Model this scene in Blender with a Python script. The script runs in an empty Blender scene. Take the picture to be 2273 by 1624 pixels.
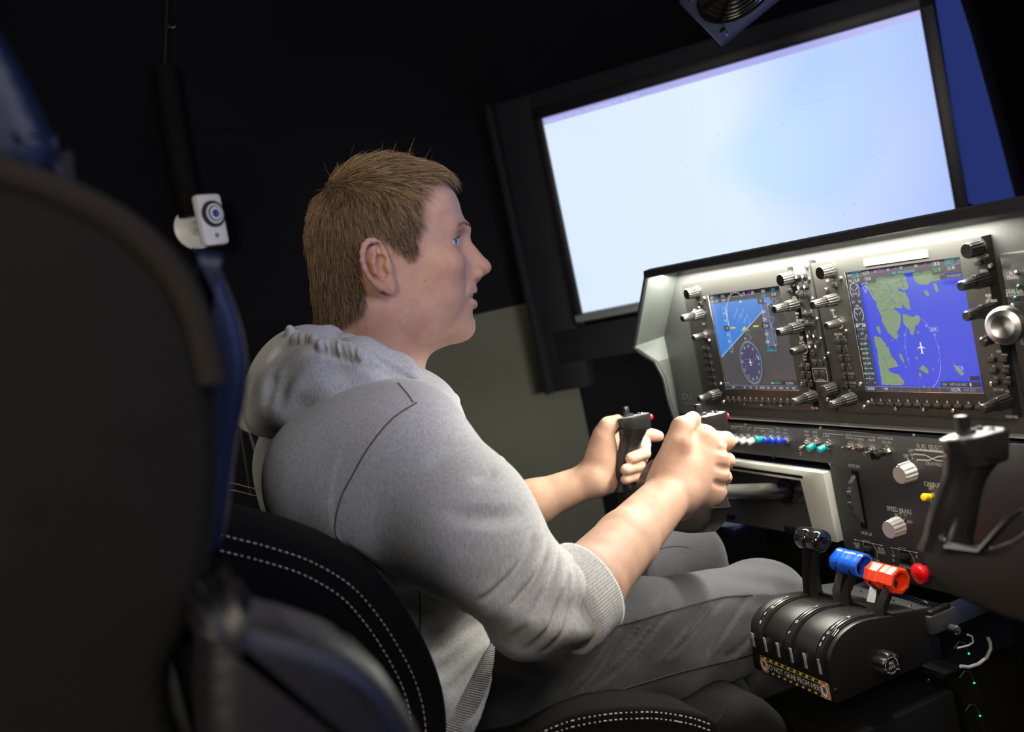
import bpy, bmesh, math, random
import numpy as np
from mathutils import Vector, Matrix, noise
from mathutils.bvhtree import BVHTree
random.seed(7); RNG=np.random.default_rng(7)
scene=bpy.context.scene; COL=scene.collection
# ---------------------------------------------------------------- camera
F=2210.;CX,CY=1136.5,812.
def nz(v): v=np.array(v,float); return v/np.linalg.norm(v)
_y=nz((223-CX,835-CY,F)); _d=np.array([6060,28250,F],float); _d=_d-_y*_d.dot(_y); _z=-nz(_d); _x=np.cross(_y,_z)
W=np.array([_x,_y,_z]); EYE=np.array([0,0,1.12])
def ray(px,py): return W@np.array([(px-CX)/F,(py-CY)/F,1.])
def PX(px,py,X): r=ray(px,py); return EYE+r*((X-EYE[0])/r[0])
def PY(px,py,Y): r=ray(px,py); return EYE+r*((Y-EYE[1])/r[1])
def PZ(px,py,Z): r=ray(px,py); return EYE+r*((Z-EYE[2])/r[2])
cd=bpy.data.cameras.new('camera'); cam=bpy.data.objects.new('camera',cd); COL.objects.link(cam); scene.camera=cam
cd.sensor_width=36; cd.lens=36*F/2273; cd.clip_start=.02; cd.clip_end=50
m=Matrix.Identity(4)
for i in range(3):
    m[i][0]=W[i,0]; m[i][1]=-W[i,1]; m[i][2]=-W[i,2]; m[i][3]=EYE[i]
cam.matrix_world=m
cd.dof.use_dof=True; cd.dof.focus_distance=1.31; cd.dof.aperture_fstop=4.2
# ---------------------------------------------------------------- world, lights, exposure
wd=bpy.data.worlds.new('world'); scene.world=wd; wd.use_nodes=True
wd.node_tree.nodes['Background'].inputs[0].default_value=(.003,.0035,.005,1)
vs=scene.view_settings; vs.view_transform='Standard'; vs.look='None'; vs.gamma=1; vs.use_curve_mapping=False; vs.exposure=0.0
def area(name,loc,target,sx,sy,power,col,spread=math.pi,roll=0):
    l=bpy.data.lights.new(name,'AREA'); l.shape='RECTANGLE'; l.size=sx; l.size_y=sy; l.energy=power; l.color=col; l.spread=spread
    o=bpy.data.objects.new(name,l); COL.objects.link(o); o.location=loc
    d=(Vector(target)-Vector(loc)).normalized(); o.rotation_euler=d.to_track_quat('-Z','Y').to_euler(); return o
# LED strip tucked under the glareshield lip (lights panel, arms, lap)
area('glareshield_led',(.900,1.17,1.0893),(.880,1.17,1.02),.70,.012,10.5,(1,.96,.84))
# ceiling lamp of the room, behind and above the seats
area('ceiling_lamp',(-.95,-.65,1.75),(.3,1.2,1.0),.8,.6,34,(1,.87,.72))
# added fill light low beside the left screen, brightens the wall
area('wall_fill',(1.20,1.90,.80),(.98,2.55,.55),.25,.12,3.0,(1,.98,.82))
# added warm white fill above the right seat, no fixture there
area('cockpit_fill',(.72,-.25,1.95),(.60,1.1,.8),1.0,.7,8.5,(1,.96,.90))
# ---------------------------------------------------------------- materials
def mat(name,col,rough=.5,metal=0,bump=0,bscale=800,emit=None,estr=1,var=0,vscale=60,spec=.5,sub=0,coat=0,fuzz=0):
    m=bpy.data.materials.new(name); m.use_nodes=True; nt=m.node_tree; b=nt.nodes['Principled BSDF']
    c=tuple(col)+(1,); b.inputs['Base Color'].default_value=c; b.inputs['Roughness'].default_value=rough
    b.inputs['Metallic'].default_value=metal; b.inputs['Specular IOR Level'].default_value=spec
    if coat: b.inputs['Coat Weight'].default_value=coat
    if fuzz: b.inputs['Sheen Weight'].default_value=fuzz; b.inputs['Sheen Roughness'].default_value=.5
    if sub: b.inputs['Subsurface Weight'].default_value=sub; b.inputs['Subsurface Radius'].default_value=(1,.35,.2); b.inputs['Subsurface Scale'].default_value=.006
    tc=nt.nodes.new('ShaderNodeTexCoord')
    if bump:
        n=nt.nodes.new('ShaderNodeTexNoise'); n.inputs['Scale'].default_value=bscale; n.inputs['Detail'].default_value=2
        bp=nt.nodes.new('ShaderNodeBump'); bp.inputs['Strength'].default_value=bump; bp.inputs['Distance'].default_value=.001
        nt.links.new(tc.outputs['Object'],n.inputs['Vector']); nt.links.new(n.outputs['Fac'],bp.inputs['Height']); nt.links.new(bp.outputs['Normal'],b.inputs['Normal'])
    if var:
        n=nt.nodes.new('ShaderNodeTexNoise'); n.inputs['Scale'].default_value=vscale; n.inputs['Detail'].default_value=4
        r=nt.nodes.new('ShaderNodeMapRange'); r.inputs[1].default_value=.3; r.inputs[2].default_value=.7; r.inputs[3].default_value=1-var; r.inputs[4].default_value=1+var
        mx=nt.nodes.new('ShaderNodeVectorMath'); mx.operation='SCALE'; mx.inputs[0].default_value=col
        nt.links.new(tc.outputs['Object'],n.inputs['Vector']); nt.links.new(n.outputs['Fac'],r.inputs[0]); nt.links.new(r.outputs[0],mx.inputs['Scale']); nt.links.new(mx.outputs[0],b.inputs['Base Color'])
    if emit: b.inputs['Emission Color'].default_value=tuple(emit)+(1,); b.inputs['Emission Strength'].default_value=estr
    return m
MT=dict(
 room=mat('black_felt',(.004,.004,.005),.95,var=.3,vscale=3,bump=.6,bscale=400,spec=.1),
 litcloth=mat('lit_wall_cloth',(.085,.085,.070),.95,var=.15,vscale=3,bump=.5,bscale=500,spec=.05),
 darkcloth=mat('dark_cloth',(.006,.006,.007),.95,var=.15,vscale=3,bump=.5,bscale=500,spec=.05),
 powder=mat('black_powder_coat',(.035,.036,.037),.42,bump=.35,bscale=1400,spec=.5),
 powder2=mat('graphite_panel_paint',(.052,.056,.055),.45,bump=.3,bscale=1200),
 bezel=mat('bezel_black',(.026,.026,.024),.36,bump=.15,bscale=900),
 plastic=mat('black_plastic',(.014,.014,.014),.3,bump=.05,bscale=600),
 rubber=mat('rubber_edge',(.012,.012,.014),.6,bump=.5,bscale=900),
 knob=mat('knob_plastic',(.022,.021,.020),.27),
 gloss=mat('gloss_black',(.008,.008,.009),.08,coat=.5),
 cheek=mat('grey_trim_paint',(.11,.125,.118),.5,bump=.1,bscale=900),
 white=mat('white_trim',(.5,.51,.46),.5,bump=.15,bscale=500),
 whiteplastic=mat('white_plastic',(.72,.74,.74),.35),
 label=mat('white_label',(.85,.85,.85),.6),
 print=mat('white_print',(.62,.62,.58),.6),
 printdim=mat('dim_print',(.20,.20,.19),.6),
 greyknob=mat('grey_knob',(.42,.41,.39),.45),
 metal=mat('steel',(.55,.53,.5),.22,1),
 brushed=mat('brushed_shaft',(.42,.41,.38),.32,1),
 brass=mat('brass',(.6,.45,.15),.3,1),
 teal=mat('teal_rubber',(.0,.36,.36),.35), blue=mat('blue_rubber',(.01,.035,.42),.35),
 whiterub=mat('white_rubber',(.75,.76,.8),.35), yellow=mat('yellow_rubber',(.8,.52,.0),.35),
 red=mat('red_plastic',(.55,.005,.008),.3), orange=mat('orange_red_plastic',(.72,.045,.008),.28),
 bluepl=mat('blue_plastic',(.005,.08,.5),.25),
 dark=mat('dark_recess',(.003,.003,.003),.8,spec=.15),
 quadblack=mat('satin_black_shell',(.010,.0095,.009),.36,bump=.3,bscale=1300),
 speck=mat('speckled_sheet',(.05,.05,.052),.4,bump=1.0,bscale=700),
 seat=mat('seat_cloth',(.0030,.0030,.0028),.9,spec=.2,bump=.6,bscale=900,var=.15,vscale=40),
 seatl=mat('seat_leather',(.02,.02,.022),.5,bump=.5,bscale=350),
 thread=mat('pale_thread',(.5,.48,.42),.7),
 sheet=mat('grey_sheet',(.05,.065,.06),.8),
 wire=mat('grey_cable',(.30,.30,.27),.5), greenled=mat('green_led',(0,.02,.01),.5,emit=(0,.9,.35),estr=1.2),
 fanplate=mat('fan_plate',(.06,.08,.15),.5,.3),
 cable=mat('black_cable',(.02,.02,.02),.45),
 eye=mat('eyeball',(.62,.62,.63),.08,coat=1), iris=mat('iris',(.12,.2,.3),.1,coat=1), teeth=mat('teeth',(.6,.57,.5),.2,sub=.1),
 seam=mat('seam_shadow_thread',(.11,.11,.11),.9),
 monitor=mat('monitor_housing',(.005,.005,.007),.45,spec=.3), moncase=mat('monitor_surround',(.007,.0075,.010),.7,spec=.2),
)
def colmat(name,strength=1.,rough=.35,emissive=True):
    m=bpy.data.materials.new(name); m.use_nodes=True; nt=m.node_tree; b=nt.nodes['Principled BSDF']
    a=nt.nodes.new('ShaderNodeAttribute'); a.attribute_name='Col'
    if emissive:
        b.inputs['Base Color'].default_value=(.01,.01,.01,1); nt.links.new(a.outputs['Color'],b.inputs['Emission Color']); b.inputs['Emission Strength'].default_value=strength
    else: nt.links.new(a.outputs['Color'],b.inputs['Base Color'])
    b.inputs['Roughness'].default_value=rough
    return m
MT['greylabel']=mat('grey_tag',(.35,.35,.35),.6); MT['seatpipe']=mat('brown_piping',(.011,.009,.007),.9,spec=.2); MT['seatleather2']=mat('sheen_leather',(.004,.004,.006),.5,bump=.1,bscale=500,spec=.45)
MT['litplate']=mat('lit_grip_plate',(.62,.63,.65),.35); MT['bluelitvinyl']=mat('blue_lit_vinyl',(.003,.007,.028),.45,spec=.4); MT['cabledim']=mat('dim_cable',(.09,.09,.085),.5); MT['greenglass']=mat('dark_green_lens',(.01,.09,.06),.2); MT['chrome']=mat('chrome',(.8,.8,.79),.3,1)
MT['lcd']=colmat('lcd_content',.95); MT['sticker']=colmat('sticker_print',1,.5,False)
# skin
def skin():
    m=mat('skin',(.60,.36,.265),.58,spec=.3,sub=.25,bump=.25,bscale=1100); nt=m.node_tree; b=nt.nodes['Principled BSDF']
    tc=nt.nodes.new('ShaderNodeTexCoord'); n=nt.nodes.new('ShaderNodeTexNoise'); n.inputs['Scale'].default_value=38; n.inputs['Detail'].default_value=5
    r=nt.nodes.new('ShaderNodeValToRGB'); r.color_ramp.elements[0].position=.35; r.color_ramp.elements[0].color=(.56,.32,.23,1); r.color_ramp.elements[1].position=.65; r.color_ramp.elements[1].color=(.62,.40,.29,1)
    nt.links.new(tc.outputs['Object'],n.inputs['Vector']); nt.links.new(n.outputs['Fac'],r.inputs[0])
    a=nt.nodes.new('ShaderNodeAttribute'); a.attribute_name='Tint'; mx=nt.nodes.new('ShaderNodeMix'); mx.data_type='RGBA'; mx.blend_type='MIX'
    nt.links.new(a.outputs['Fac'],mx.inputs[0]); nt.links.new(r.outputs[0],mx.inputs[6]); mx.inputs[7].default_value=(.50,.16,.12,1)
    nt.links.new(mx.outputs[2],b.inputs['Base Color']); return m
MT['skin']=skin()
def heather(name,c0,c1,sx,fine=1):
    m=mat(name,c1,.95,spec=.1,fuzz=.2); nt=m.node_tree; b=nt.nodes['Principled BSDF']
    tc=nt.nodes.new('ShaderNodeTexCoord'); mp=nt.nodes.new('ShaderNodeMapping'); mp.inputs['Scale'].default_value=sx; mp.inputs['Rotation'].default_value=(0,.5,0)
    n=nt.nodes.new('ShaderNodeTexNoise'); n.inputs['Scale'].default_value=1; n.inputs['Detail'].default_value=5; n.inputs['Roughness'].default_value=.6
    r=nt.nodes.new('ShaderNodeValToRGB'); r.color_ramp.elements[0].position=.32; r.color_ramp.elements[0].color=tuple(c0)+(1,); r.color_ramp.elements[1].position=.6; r.color_ramp.elements[1].color=tuple(c1)+(1,)
    nt.links.new(tc.outputs['Object'],mp.inputs[0]); nt.links.new(mp.outputs[0],n.inputs['Vector']); nt.links.new(n.outputs['Fac'],r.inputs[0]); nt.links.new(r.outputs[0],b.inputs['Base Color'])
    n2=nt.nodes.new('ShaderNodeTexNoise'); n2.inputs['Scale'].default_value=900; bp=nt.nodes.new('ShaderNodeBump'); bp.inputs['Strength'].default_value=.35; bp.inputs['Distance'].default_value=.001
    nt.links.new(tc.outputs['Object'],n2.inputs['Vector']); nt.links.new(n2.outputs['Fac'],bp.inputs['Height']); nt.links.new(bp.outputs['Normal'],b.inputs['Normal']); return m
MT['hoodie']=heather('heather_grey_jersey',(.48,.48,.482),(.70,.70,.69),(600,600,130))
MT['rib']=heather('ribbed_grey_cuff',(.46,.46,.46),(.66,.66,.65),(420,420,90))
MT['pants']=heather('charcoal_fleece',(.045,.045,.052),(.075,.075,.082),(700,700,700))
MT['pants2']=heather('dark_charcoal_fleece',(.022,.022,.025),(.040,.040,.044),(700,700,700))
def hairmat():
    m=mat('light_brown_hair',(.2,.12,.06),.5,spec=.45); nt=m.node_tree; b=nt.nodes['Principled BSDF']
    g=nt.nodes.new('ShaderNodeNewGeometry'); r=nt.nodes.new('ShaderNodeValToRGB'); e=r.color_ramp.elements
    e[0].color=(.04,.023,.011,1); e[1].color=(.50,.34,.19,1); e.new(.5).color=(.23,.15,.08,1)
    nt.links.new(g.outputs['Random Per Island'],r.inputs[0]); nt.links.new(r.outputs[0],b.inputs['Base Color']); return m
MT['hair']=hairmat(); MT['scalp']=mat('hair_undercoat',(.07,.042,.022),.8,bump=1,bscale=500)
# ---------------------------------------------------------------- object helpers
WL={}
def place(o,parent,loc):
    if parent is not None:
        o.parent=parent; o.location=Vector(loc)-WL[parent.name]
    else: o.location=loc
    WL[o.name]=Vector(loc)
def tag(o,label=None,cat=None,group=None,kind=None):
    if label: o['label']=label
    if cat: o['category']=cat
    if group: o['group']=group
    if kind: o['kind']=kind
    return o
def thing(name,label,cat,loc,group=None):
    o=bpy.data.objects.new(name,None); o.empty_display_size=.02; COL.objects.link(o); place(o,None,loc); tag(o,label,cat,group); return o
def mobj(name,me,mt,parent=None,loc=(0,0,0)):
    if mt is not None and len(me.materials)==0: me.materials.append(MT[mt] if isinstance(mt,str) else mt)
    o=bpy.data.objects.new(name,me); COL.objects.link(o); place(o,parent,loc); return o
def npmesh(name,v,f,smooth=True):
    me=bpy.data.meshes.new(name); v=np.asarray(v,np.float32); f=np.asarray(f,np.int32); k=f.shape[1]
    me.vertices.add(len(v)); me.vertices.foreach_set('co',v.ravel()); me.loops.add(f.size); me.loops.foreach_set('vertex_index',f.ravel())
    me.polygons.add(len(f)); me.polygons.foreach_set('loop_start',np.arange(0,f.size,k,dtype=np.int32)); me.update(calc_edges=True); me.validate()
    if smooth: me.polygons.foreach_set('use_smooth',np.ones(len(me.polygons),bool))
    return me
def frame(d):
    d=Vector(d).normalized(); a=Vector((0,0,1)) if abs(d.z)<.9 else Vector((1,0,0)); u=a.cross(d).normalized(); return u,d.cross(u),d
class MB:
    """collects shapes (world coordinates) into one mesh"""
    def __init__(s): s.v=[];s.f=[]
    def add(s,v,f): n=len(s.v); s.v+= [tuple(p) for p in v]; s.f+=[tuple(i+n for i in q) for q in f]; return s
    def box(s,c,d,bev=0,rot=None):
        bm=bmesh.new(); bmesh.ops.create_cube(bm,size=1)
        for v in bm.verts: v.co=Vector((v.co.x*d[0],v.co.y*d[1],v.co.z*d[2]))
        if bev: bmesh.ops.bevel(bm,geom=bm.edges[:],offset=bev,segments=2,profile=.5,affect='EDGES')
        R=rot if rot is not None else Matrix.Identity(3)
        s.add([R@v.co+Vector(c) for v in bm.verts],[[v.index for v in f.verts] for f in bm.faces]); bm.free(); return s
    def lathe(s,prof,o=(0,0,0),d=(-1,0,0),n=20,ribs=0,rd=.06,ribz=None,sx=1):
        u,w,d=frame(d); o=Vector(o); vs=[]; fs=[]
        for (t,r) in prof:
            for k in range(n):
                a=2*math.pi*k/n; rr=r
                if ribs and (ribz is None or ribz[0]<=t<=ribz[1]): rr=r*(1-rd*(0.5+0.5*math.cos(a*ribs))**3)
                vs.append(o+d*t+u*(rr*math.cos(a)*sx)+w*(rr*math.sin(a)))
        for i in range(len(prof)-1):
            for k in range(n): k2=(k+1)%n; fs.append((i*n+k,i*n+k2,(i+1)*n+k2,(i+1)*n+k))
        fs.append(tuple(range(n))[::-1]); fs.append(tuple(range((len(prof)-1)*n,len(prof)*n)))
        return s.add(vs,fs)
    def cyl(s,a,b,r,r2=None,n=16): a=Vector(a);b=Vector(b); return s.lathe([(0,r),((b-a).length,r if r2 is None else r2)],a,b-a,n)
    def prism(s,poly,x0,x1,ax=0,bev=0):
        """poly: 2D points in the other two axes, extruded along axis ax"""
        def P(p,x):
            q=[p[0],p[1]]; q.insert(ax,x); return Vector(q)
        n=len(poly); bm=bmesh.new(); A=[bm.verts.new(P(p,x0)) for p in poly]; B=[bm.verts.new(P(p,x1)) for p in poly]
        bm.faces.new(A); bm.faces.new(B[::-1])
        for i in range(n): bm.faces.new((A[i],B[i],B[(i+1)%n],A[(i+1)%n]))
        bmesh.ops.recalc_face_normals(bm,faces=bm.faces[:])
        if bev: bmesh.ops.bevel(bm,geom=bm.edges[:],offset=bev,segments=2,profile=.5,affect='EDGES')
        bmesh.ops.triangulate(bm,faces=[f for f in bm.faces if len(f.verts)>4])
        bm.verts.index_update(); s.add([v.co for v in bm.verts],[[v.index for v in f.verts] for f in bm.faces]); bm.free(); return s
    def tube(s,pts,r,n=8,closed=False,flat=1,up=None):
        P=[Vector(p) for p in pts]; N=len(P); rr=[r]*N if not hasattr(r,'__len__') else r; vs=[];fs=[]; prev=None
        for i in range(N):
            if closed: t=P[(i+1)%N]-P[i-1]
            else: t=P[min(i+1,N-1)]-P[max(i-1,0)]
            t.normalize()
            if up is not None: u=(Vector(up)-t*Vector(up).dot(t)).normalized()
            elif prev is None: u=frame(t)[0]
            else: u=(prev-t*prev.dot(t)).normalized()
            prev=u; w=t.cross(u)
            for k in range(n): a=2*math.pi*k/n; vs.append(P[i]+u*(rr[i]*math.cos(a))+w*(rr[i]*math.sin(a)*flat))
        for i in range(N if closed else N-1):
            j=(i+1)%N
            for k in range(n): k2=(k+1)%n; fs.append((i*n+k,i*n+k2,j*n+k2,j*n+k))
        if not closed: fs.append(tuple(range(n))[::-1]); fs.append(tuple(range((N-1)*n,N*n)))
        return s.add(vs,fs)
    def sphere(s,c,r,n=12,sc=(1,1,1)):
        prof=[(-r*math.cos(math.pi*i/n),max(r*math.sin(math.pi*i/n),1e-5)) for i in range(n+1)]
        k=len(s.v); s.lathe(prof,(0,0,0),(0,0,1),n*2)
        for i in range(k,len(s.v)): p=s.v[i]; s.v[i]=(p[0]*sc[0]+c[0],p[1]*sc[1]+c[1],p[2]*sc[2]+c[2])
        return s
    def mesh(s,name,ang=35):
        me=bpy.data.meshes.new(name); me.from_pydata(s.v,[],s.f); bm=bmesh.new(); bm.from_mesh(me); bmesh.ops.recalc_face_normals(bm,faces=bm.faces[:]); bm.to_mesh(me); bm.free()
        me.polygons.foreach_set('use_smooth',np.ones(len(me.polygons),bool)); me.set_sharp_from_angle(angle=math.radians(ang)); return me
    def build(s,name,mt,parent=None,ang=35,loc=None):
        """mesh is in world coordinates unless loc is given (then local, placed at loc)"""
        if loc is None:
            base=WL[parent.name] if parent is not None else Vector((0,0,0)); s.v=[(p[0]-base[0],p[1]-base[1],p[2]-base[2]) for p in s.v]
            return mobj(name,s.mesh(name,ang),mt,parent,base)
        return mobj(name,s.mesh(name,ang),mt,parent,loc)
_tc={}
def glyphs(body):
    """flat triangulated text, origin left baseline, cap height about 0.7"""
    if body in _tc: return _tc[body]
    c=bpy.data.curves.new('t','FONT'); c.body=body; c.resolution_u=2; c.size=1; o=bpy.data.objects.new('t',c)
    me=bpy.data.meshes.new_from_object(o); v=[(p.co.x,p.co.y) for p in me.vertices]; f=[tuple(q.vertices) for q in me.polygons]
    bpy.data.objects.remove(o); bpy.data.curves.remove(c); bpy.data.meshes.remove(me); _tc[body]=(v,f); return v,f
class Draw:
    """flat coloured print or screen graphics on a plane: origin O, right U, up V, stacked a hair apart along N"""
    def __init__(s,O,U,V,N,step=.00002): s.O=Vector(O);s.U=Vector(U);s.V=Vector(V);s.N=Vector(N);s.v=[];s.f=[];s.c=[];s.k=0;s.step=step
    def P(s,u,v): return s.O+s.U*u+s.V*v+s.N*(s.k*s.step)
    def poly(s,pts,col,up=True):
        if up: s.k+=1
        n=len(s.v)
        if len(pts)<=4: s.v+=[s.P(*p) for p in pts]; s.f.append(tuple(range(n,n+len(pts)))); s.c.append(col); return
        from mathutils.geometry import tessellate_polygon
        tri=tessellate_polygon([[Vector((p[0],p[1],0)) for p in pts]]); s.v+=[s.P(*p) for p in pts]
        for t in tri: s.f.append(tuple(n+i for i in t)); s.c.append(col)
    def rect(s,u0,v0,u1,v1,col): s.poly([(u0,v0),(u1,v0),(u1,v1),(u0,v1)],col)
    def line(s,pts,w,col,closed=False):
        s.k+=1; P=list(pts)+([pts[0]] if closed else [])
        for a,b in zip(P[:-1],P[1:]):
            dx,dy=b[0]-a[0],b[1]-a[1]; L=math.hypot(dx,dy) or 1; nx,ny=-dy/L*w/2,dx/L*w/2
            s.poly([(a[0]+nx,a[1]+ny),(a[0]-nx,a[1]-ny),(b[0]-nx,b[1]-ny),(b[0]+nx,b[1]+ny)],col,False)
    def frame(s,u0,v0,u1,v1,w,col): s.line([(u0,v0),(u1,v0),(u1,v1),(u0,v1)],w,col,True)
    def circ(s,u,v,ru,rv,col,n=20): s.poly([(u+ru*math.cos(2*math.pi*i/n),v+rv*math.sin(2*math.pi*i/n)) for i in range(n)],col)
    def arc(s,u,v,r,a0,a1,w,col,n=20,rv=None):
        rv=rv or r; s.line([(u+r*math.cos(math.radians(a0+(a1-a0)*i/n)),v+rv*math.sin(math.radians(a0+(a1-a0)*i/n))) for i in range(n+1)],w,col)
    def text(s,body,u,v,h,col,al='c',ws=.8):
        g,f=glyphs(body)
        if not g: return
        s.k+=1; sc=h/.7; w=max(p[0] for p in g)*sc*ws; off={'c':-w/2,'l':0,'r':-w}[al]; n=len(s.v)
        s.v+=[s.P(u+off+p[0]*sc*ws,v+p[1]*sc) for p in g]
        for q in f: s.f.append(tuple(n+i for i in q)); s.c.append(col)
    def build(s,name,mt,parent=None):
        base=WL[parent.name] if parent is not None else Vector((0,0,0)); me=bpy.data.meshes.new(name); me.from_pydata([p-base for p in s.v],[],s.f)
        a=me.color_attributes.new('Col','FLOAT_COLOR','CORNER'); buf=[]
        for pg,c in zip(me.polygons,s.c): buf+= (list(c)+[1])*pg.loop_total
        a.data.foreach_set('color',buf); o=mobj(name,me,mt,parent,base)
        if name!='display': o['kind']='stuff'
        return o
def panel_draw(X): return Draw((X,0,0),(0,-1,0),(0,0,1),(-1,0,0))   # u=-y, v=z
def uv(px,py,X): p=PX(px,py,X); return (-p[1],p[2])
def smooth(pts,n=40,closed=False):
    P=[Vector(p) for p in pts]; N=len(P); out=[]
    if closed: seg=N
    else: seg=N-1; P=[P[0]*2-P[1]]+P+[P[-1]*2-P[-2]]
    for s_ in range(seg):
        if closed: p0,p1,p2,p3=P[s_-1],P[s_],P[(s_+1)%N],P[(s_+2)%N]
        else: p0,p1,p2,p3=P[s_:s_+4]
        for i in range(max(1,n//seg)):
            t=i/max(1,n//seg); out.append(.5*((2*p1)+(-p0+p2)*t+(2*p0-5*p1+4*p2-p3)*t*t+(-p0+3*p1-3*p2+p3)*t**3))
    if not closed: out.append(P[-2])
    return out
# ================================================================ SETTING
def struct(name,mb,mt): o=mb.build(name,mt); tag(o,kind='structure'); return o
struct('floor',MB().box((.8,.4,-.03),(5.2,5.2,.06)),'darkcloth')
struct('ceiling',MB().box((.8,.4,2.43),(5.2,5.2,.06)),'room')
struct('wall_left',MB().box((.8,2.60,1.75),(5.2,.1,1.36)),'darkcloth')
struct('wall_left.001',MB().box((.86,2.60,.535),(.72,.1,1.07)),'litcloth')  # lighter cloth colour stands in for the light falling on this stretch
struct('wall_left.003',MB().box((2.31,2.60,.535),(2.18,.1,1.07)),'darkcloth')  # dark colour stands in for the unlit stretch of the same wall
struct('wall_left.002',MB().box((-.65,2.60,.535),(2.3,.1,1.07)),'darkcloth')
struct('wall_back',MB().box((-1.83,.4,1.2),(.06,5.2,2.46)),'darkcloth')
struct('wall_front',MB().box((3.4,.4,1.2),(.06,5.2,2.46)),'room')
struct('wall_right',MB().box((.8,-2.17,1.2),(5.2,.06,2.46)),'room')
# seam of the cloth across the wall, a thin sagging line
pts=[PY(x,y,2.548) for x,y in ((150,327),(330,303),(520,290),(700,275),(900,258),(1090,252))]
struct('trim_1',MB().tube(pts,.0016,6),'dark')

# ================================================================ LEFT SCREEN (16:9, turned towards the seats)
k=.53/.6
TL=np.array([1.372,2.731,1.598]); BR=np.array([2.108,1.959,.990])
def sc3(p): return EYE+(p-EYE)*k
TL=sc3(TL); BR=sc3(BR); U=nz([BR[0]-TL[0],BR[1]-TL[1],0]); Wd=math.hypot(BR[0]-TL[0],BR[1]-TL[1]); Hh=.528; V3=np.array([0,0,1.]); Nn=np.cross(U,V3)  # towards the viewer
if Nn.dot(EYE-TL)<0: Nn=-Nn
O=TL-V3*Hh
def sp(u,v,n): return Vector(O+U*u+V3*v+Nn*n)
def obox(mb,u0,u1,v0,v1,n0,n1,bev=0):
    b=MB().box(((u0+u1)/2,(v0+v1)/2,(n0+n1)/2),(u1-u0,v1-v0,n1-n0),bev); mb.add([sp(*p) for p in b.v],b.f); return mb
scr=thing('flight_screen','large lit white-blue screen behind the instrument panel, sky picture','screen',sp(Wd/2,0,-.02))
obox(MB(),-.02,Wd+.02,-.03,Hh+.02,-.07,-.008,.004).build('housing','monitor',scr)
bz=MB(); 
for a in ((-.022,0,-.032,Hh+.022,-.01,.012),(Wd,Wd+.03,-.032,Hh+.022,-.01,.012),(-.022,Wd+.03,Hh,Hh+.03,-.01,.012)): obox(bz,*a,.002)
bz.build('bezel','monitor',scr)
obox(MB(),-.02,Wd+.03,-.022,-.002,-.008,.016,.003).build('lower_rail','cheek',scr)
# sky picture: white-blue clouds (procedural, given off by the display)
ms=bpy.data.materials.new('screen_sky_picture'); ms.use_nodes=True; nt=ms.node_tree; b=nt.nodes['Principled BSDF']; b.inputs['Base Color'].default_value=(.02,.02,.02,1); b.inputs['Roughness'].default_value=.4
tc=nt.nodes.new('ShaderNodeTexCoord'); n=nt.nodes.new('ShaderNodeTexNoise'); n.inputs['Scale'].default_value=1.8; n.inputs['Detail'].default_value=1; n.inputs['Roughness'].default_value=.4
r=nt.nodes.new('ShaderNodeValToRGB'); r.color_ramp.elements[0].position=.38; r.color_ramp.elements[0].color=(.56,.76,1,1); r.color_ramp.elements[1].position=.55; r.color_ramp.elements[1].color=(.70,.82,1,1)
sx=nt.nodes.new('ShaderNodeSeparateXYZ'); r2=nt.nodes.new('ShaderNodeMapRange'); r2.inputs[1].default_value=.48; r2.inputs[2].default_value=1.0; r2.inputs[3].default_value=0; r2.inputs[4].default_value=.8
mx=nt.nodes.new('ShaderNodeMix'); mx.data_type='RGBA'; mx.inputs[7].default_value=(.28,.42,1,1)
nt.links.new(tc.outputs['Generated'],n.inputs['Vector']); nt.links.new(n.outputs['Fac'],r.inputs[0]); nt.links.new(tc.outputs['Generated'],sx.inputs[0]); nt.links.new(sx.outputs[0],r2.inputs[0]); nt.links.new(r2.outputs[0],mx.inputs[0]); nt.links.new(r.outputs[0],mx.inputs[6]); nt.links.new(mx.outputs[2],b.inputs['Emission Color']); b.inputs['Emission Strength'].default_value=1.03
mobj_me=obox(MB(),0,Wd,0,Hh,-.008,0).build('picture',ms,scr)
d=Draw(sp(0,0,.0004),U,V3,Nn,.0001)
d.rect(0,Hh-.017,Wd,Hh,(.42,.44,.86)); 
for i,t in enumerate(('Simulator','Vehicle','World','Options','View','Dispatch','Multiplayer','Tools','Help','Add-ons')): d.text(t,.022+i*.026,Hh-.0125,.0062,(.8,.83,1),'c')
rs=random.Random(3)
for i in range(26): u,v=rs.uniform(.25,Wd-.02),rs.uniform(.04,Hh-.06); d.circ(u,v,.0012*rs.uniform(.6,1.6),.0008,(.05,.12,.2),8)
d.line([(.63,.39),(Wd-.005,.392)],.0008,(.4,.55,.8))
d.build('menu_bar','lcd',scr)
# dark surround cabinet around the screen
cs=MB()
for a in ((-.145,-.024,-.20,Hh+.07,-.06,.0),(-.145,Wd+.05,Hh+.024,Hh+.075,-.07,-.005),(-.10,Wd+.05,-.13,-.034,-.06,.0),(-.145,-.125,-.20,Hh+.07,-.06,.035)): obox(cs,*a,.003)
tag(cs.build('screen_surround','moncase'),'matt black surround cabinet framing the left screen','cabinet')
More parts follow.
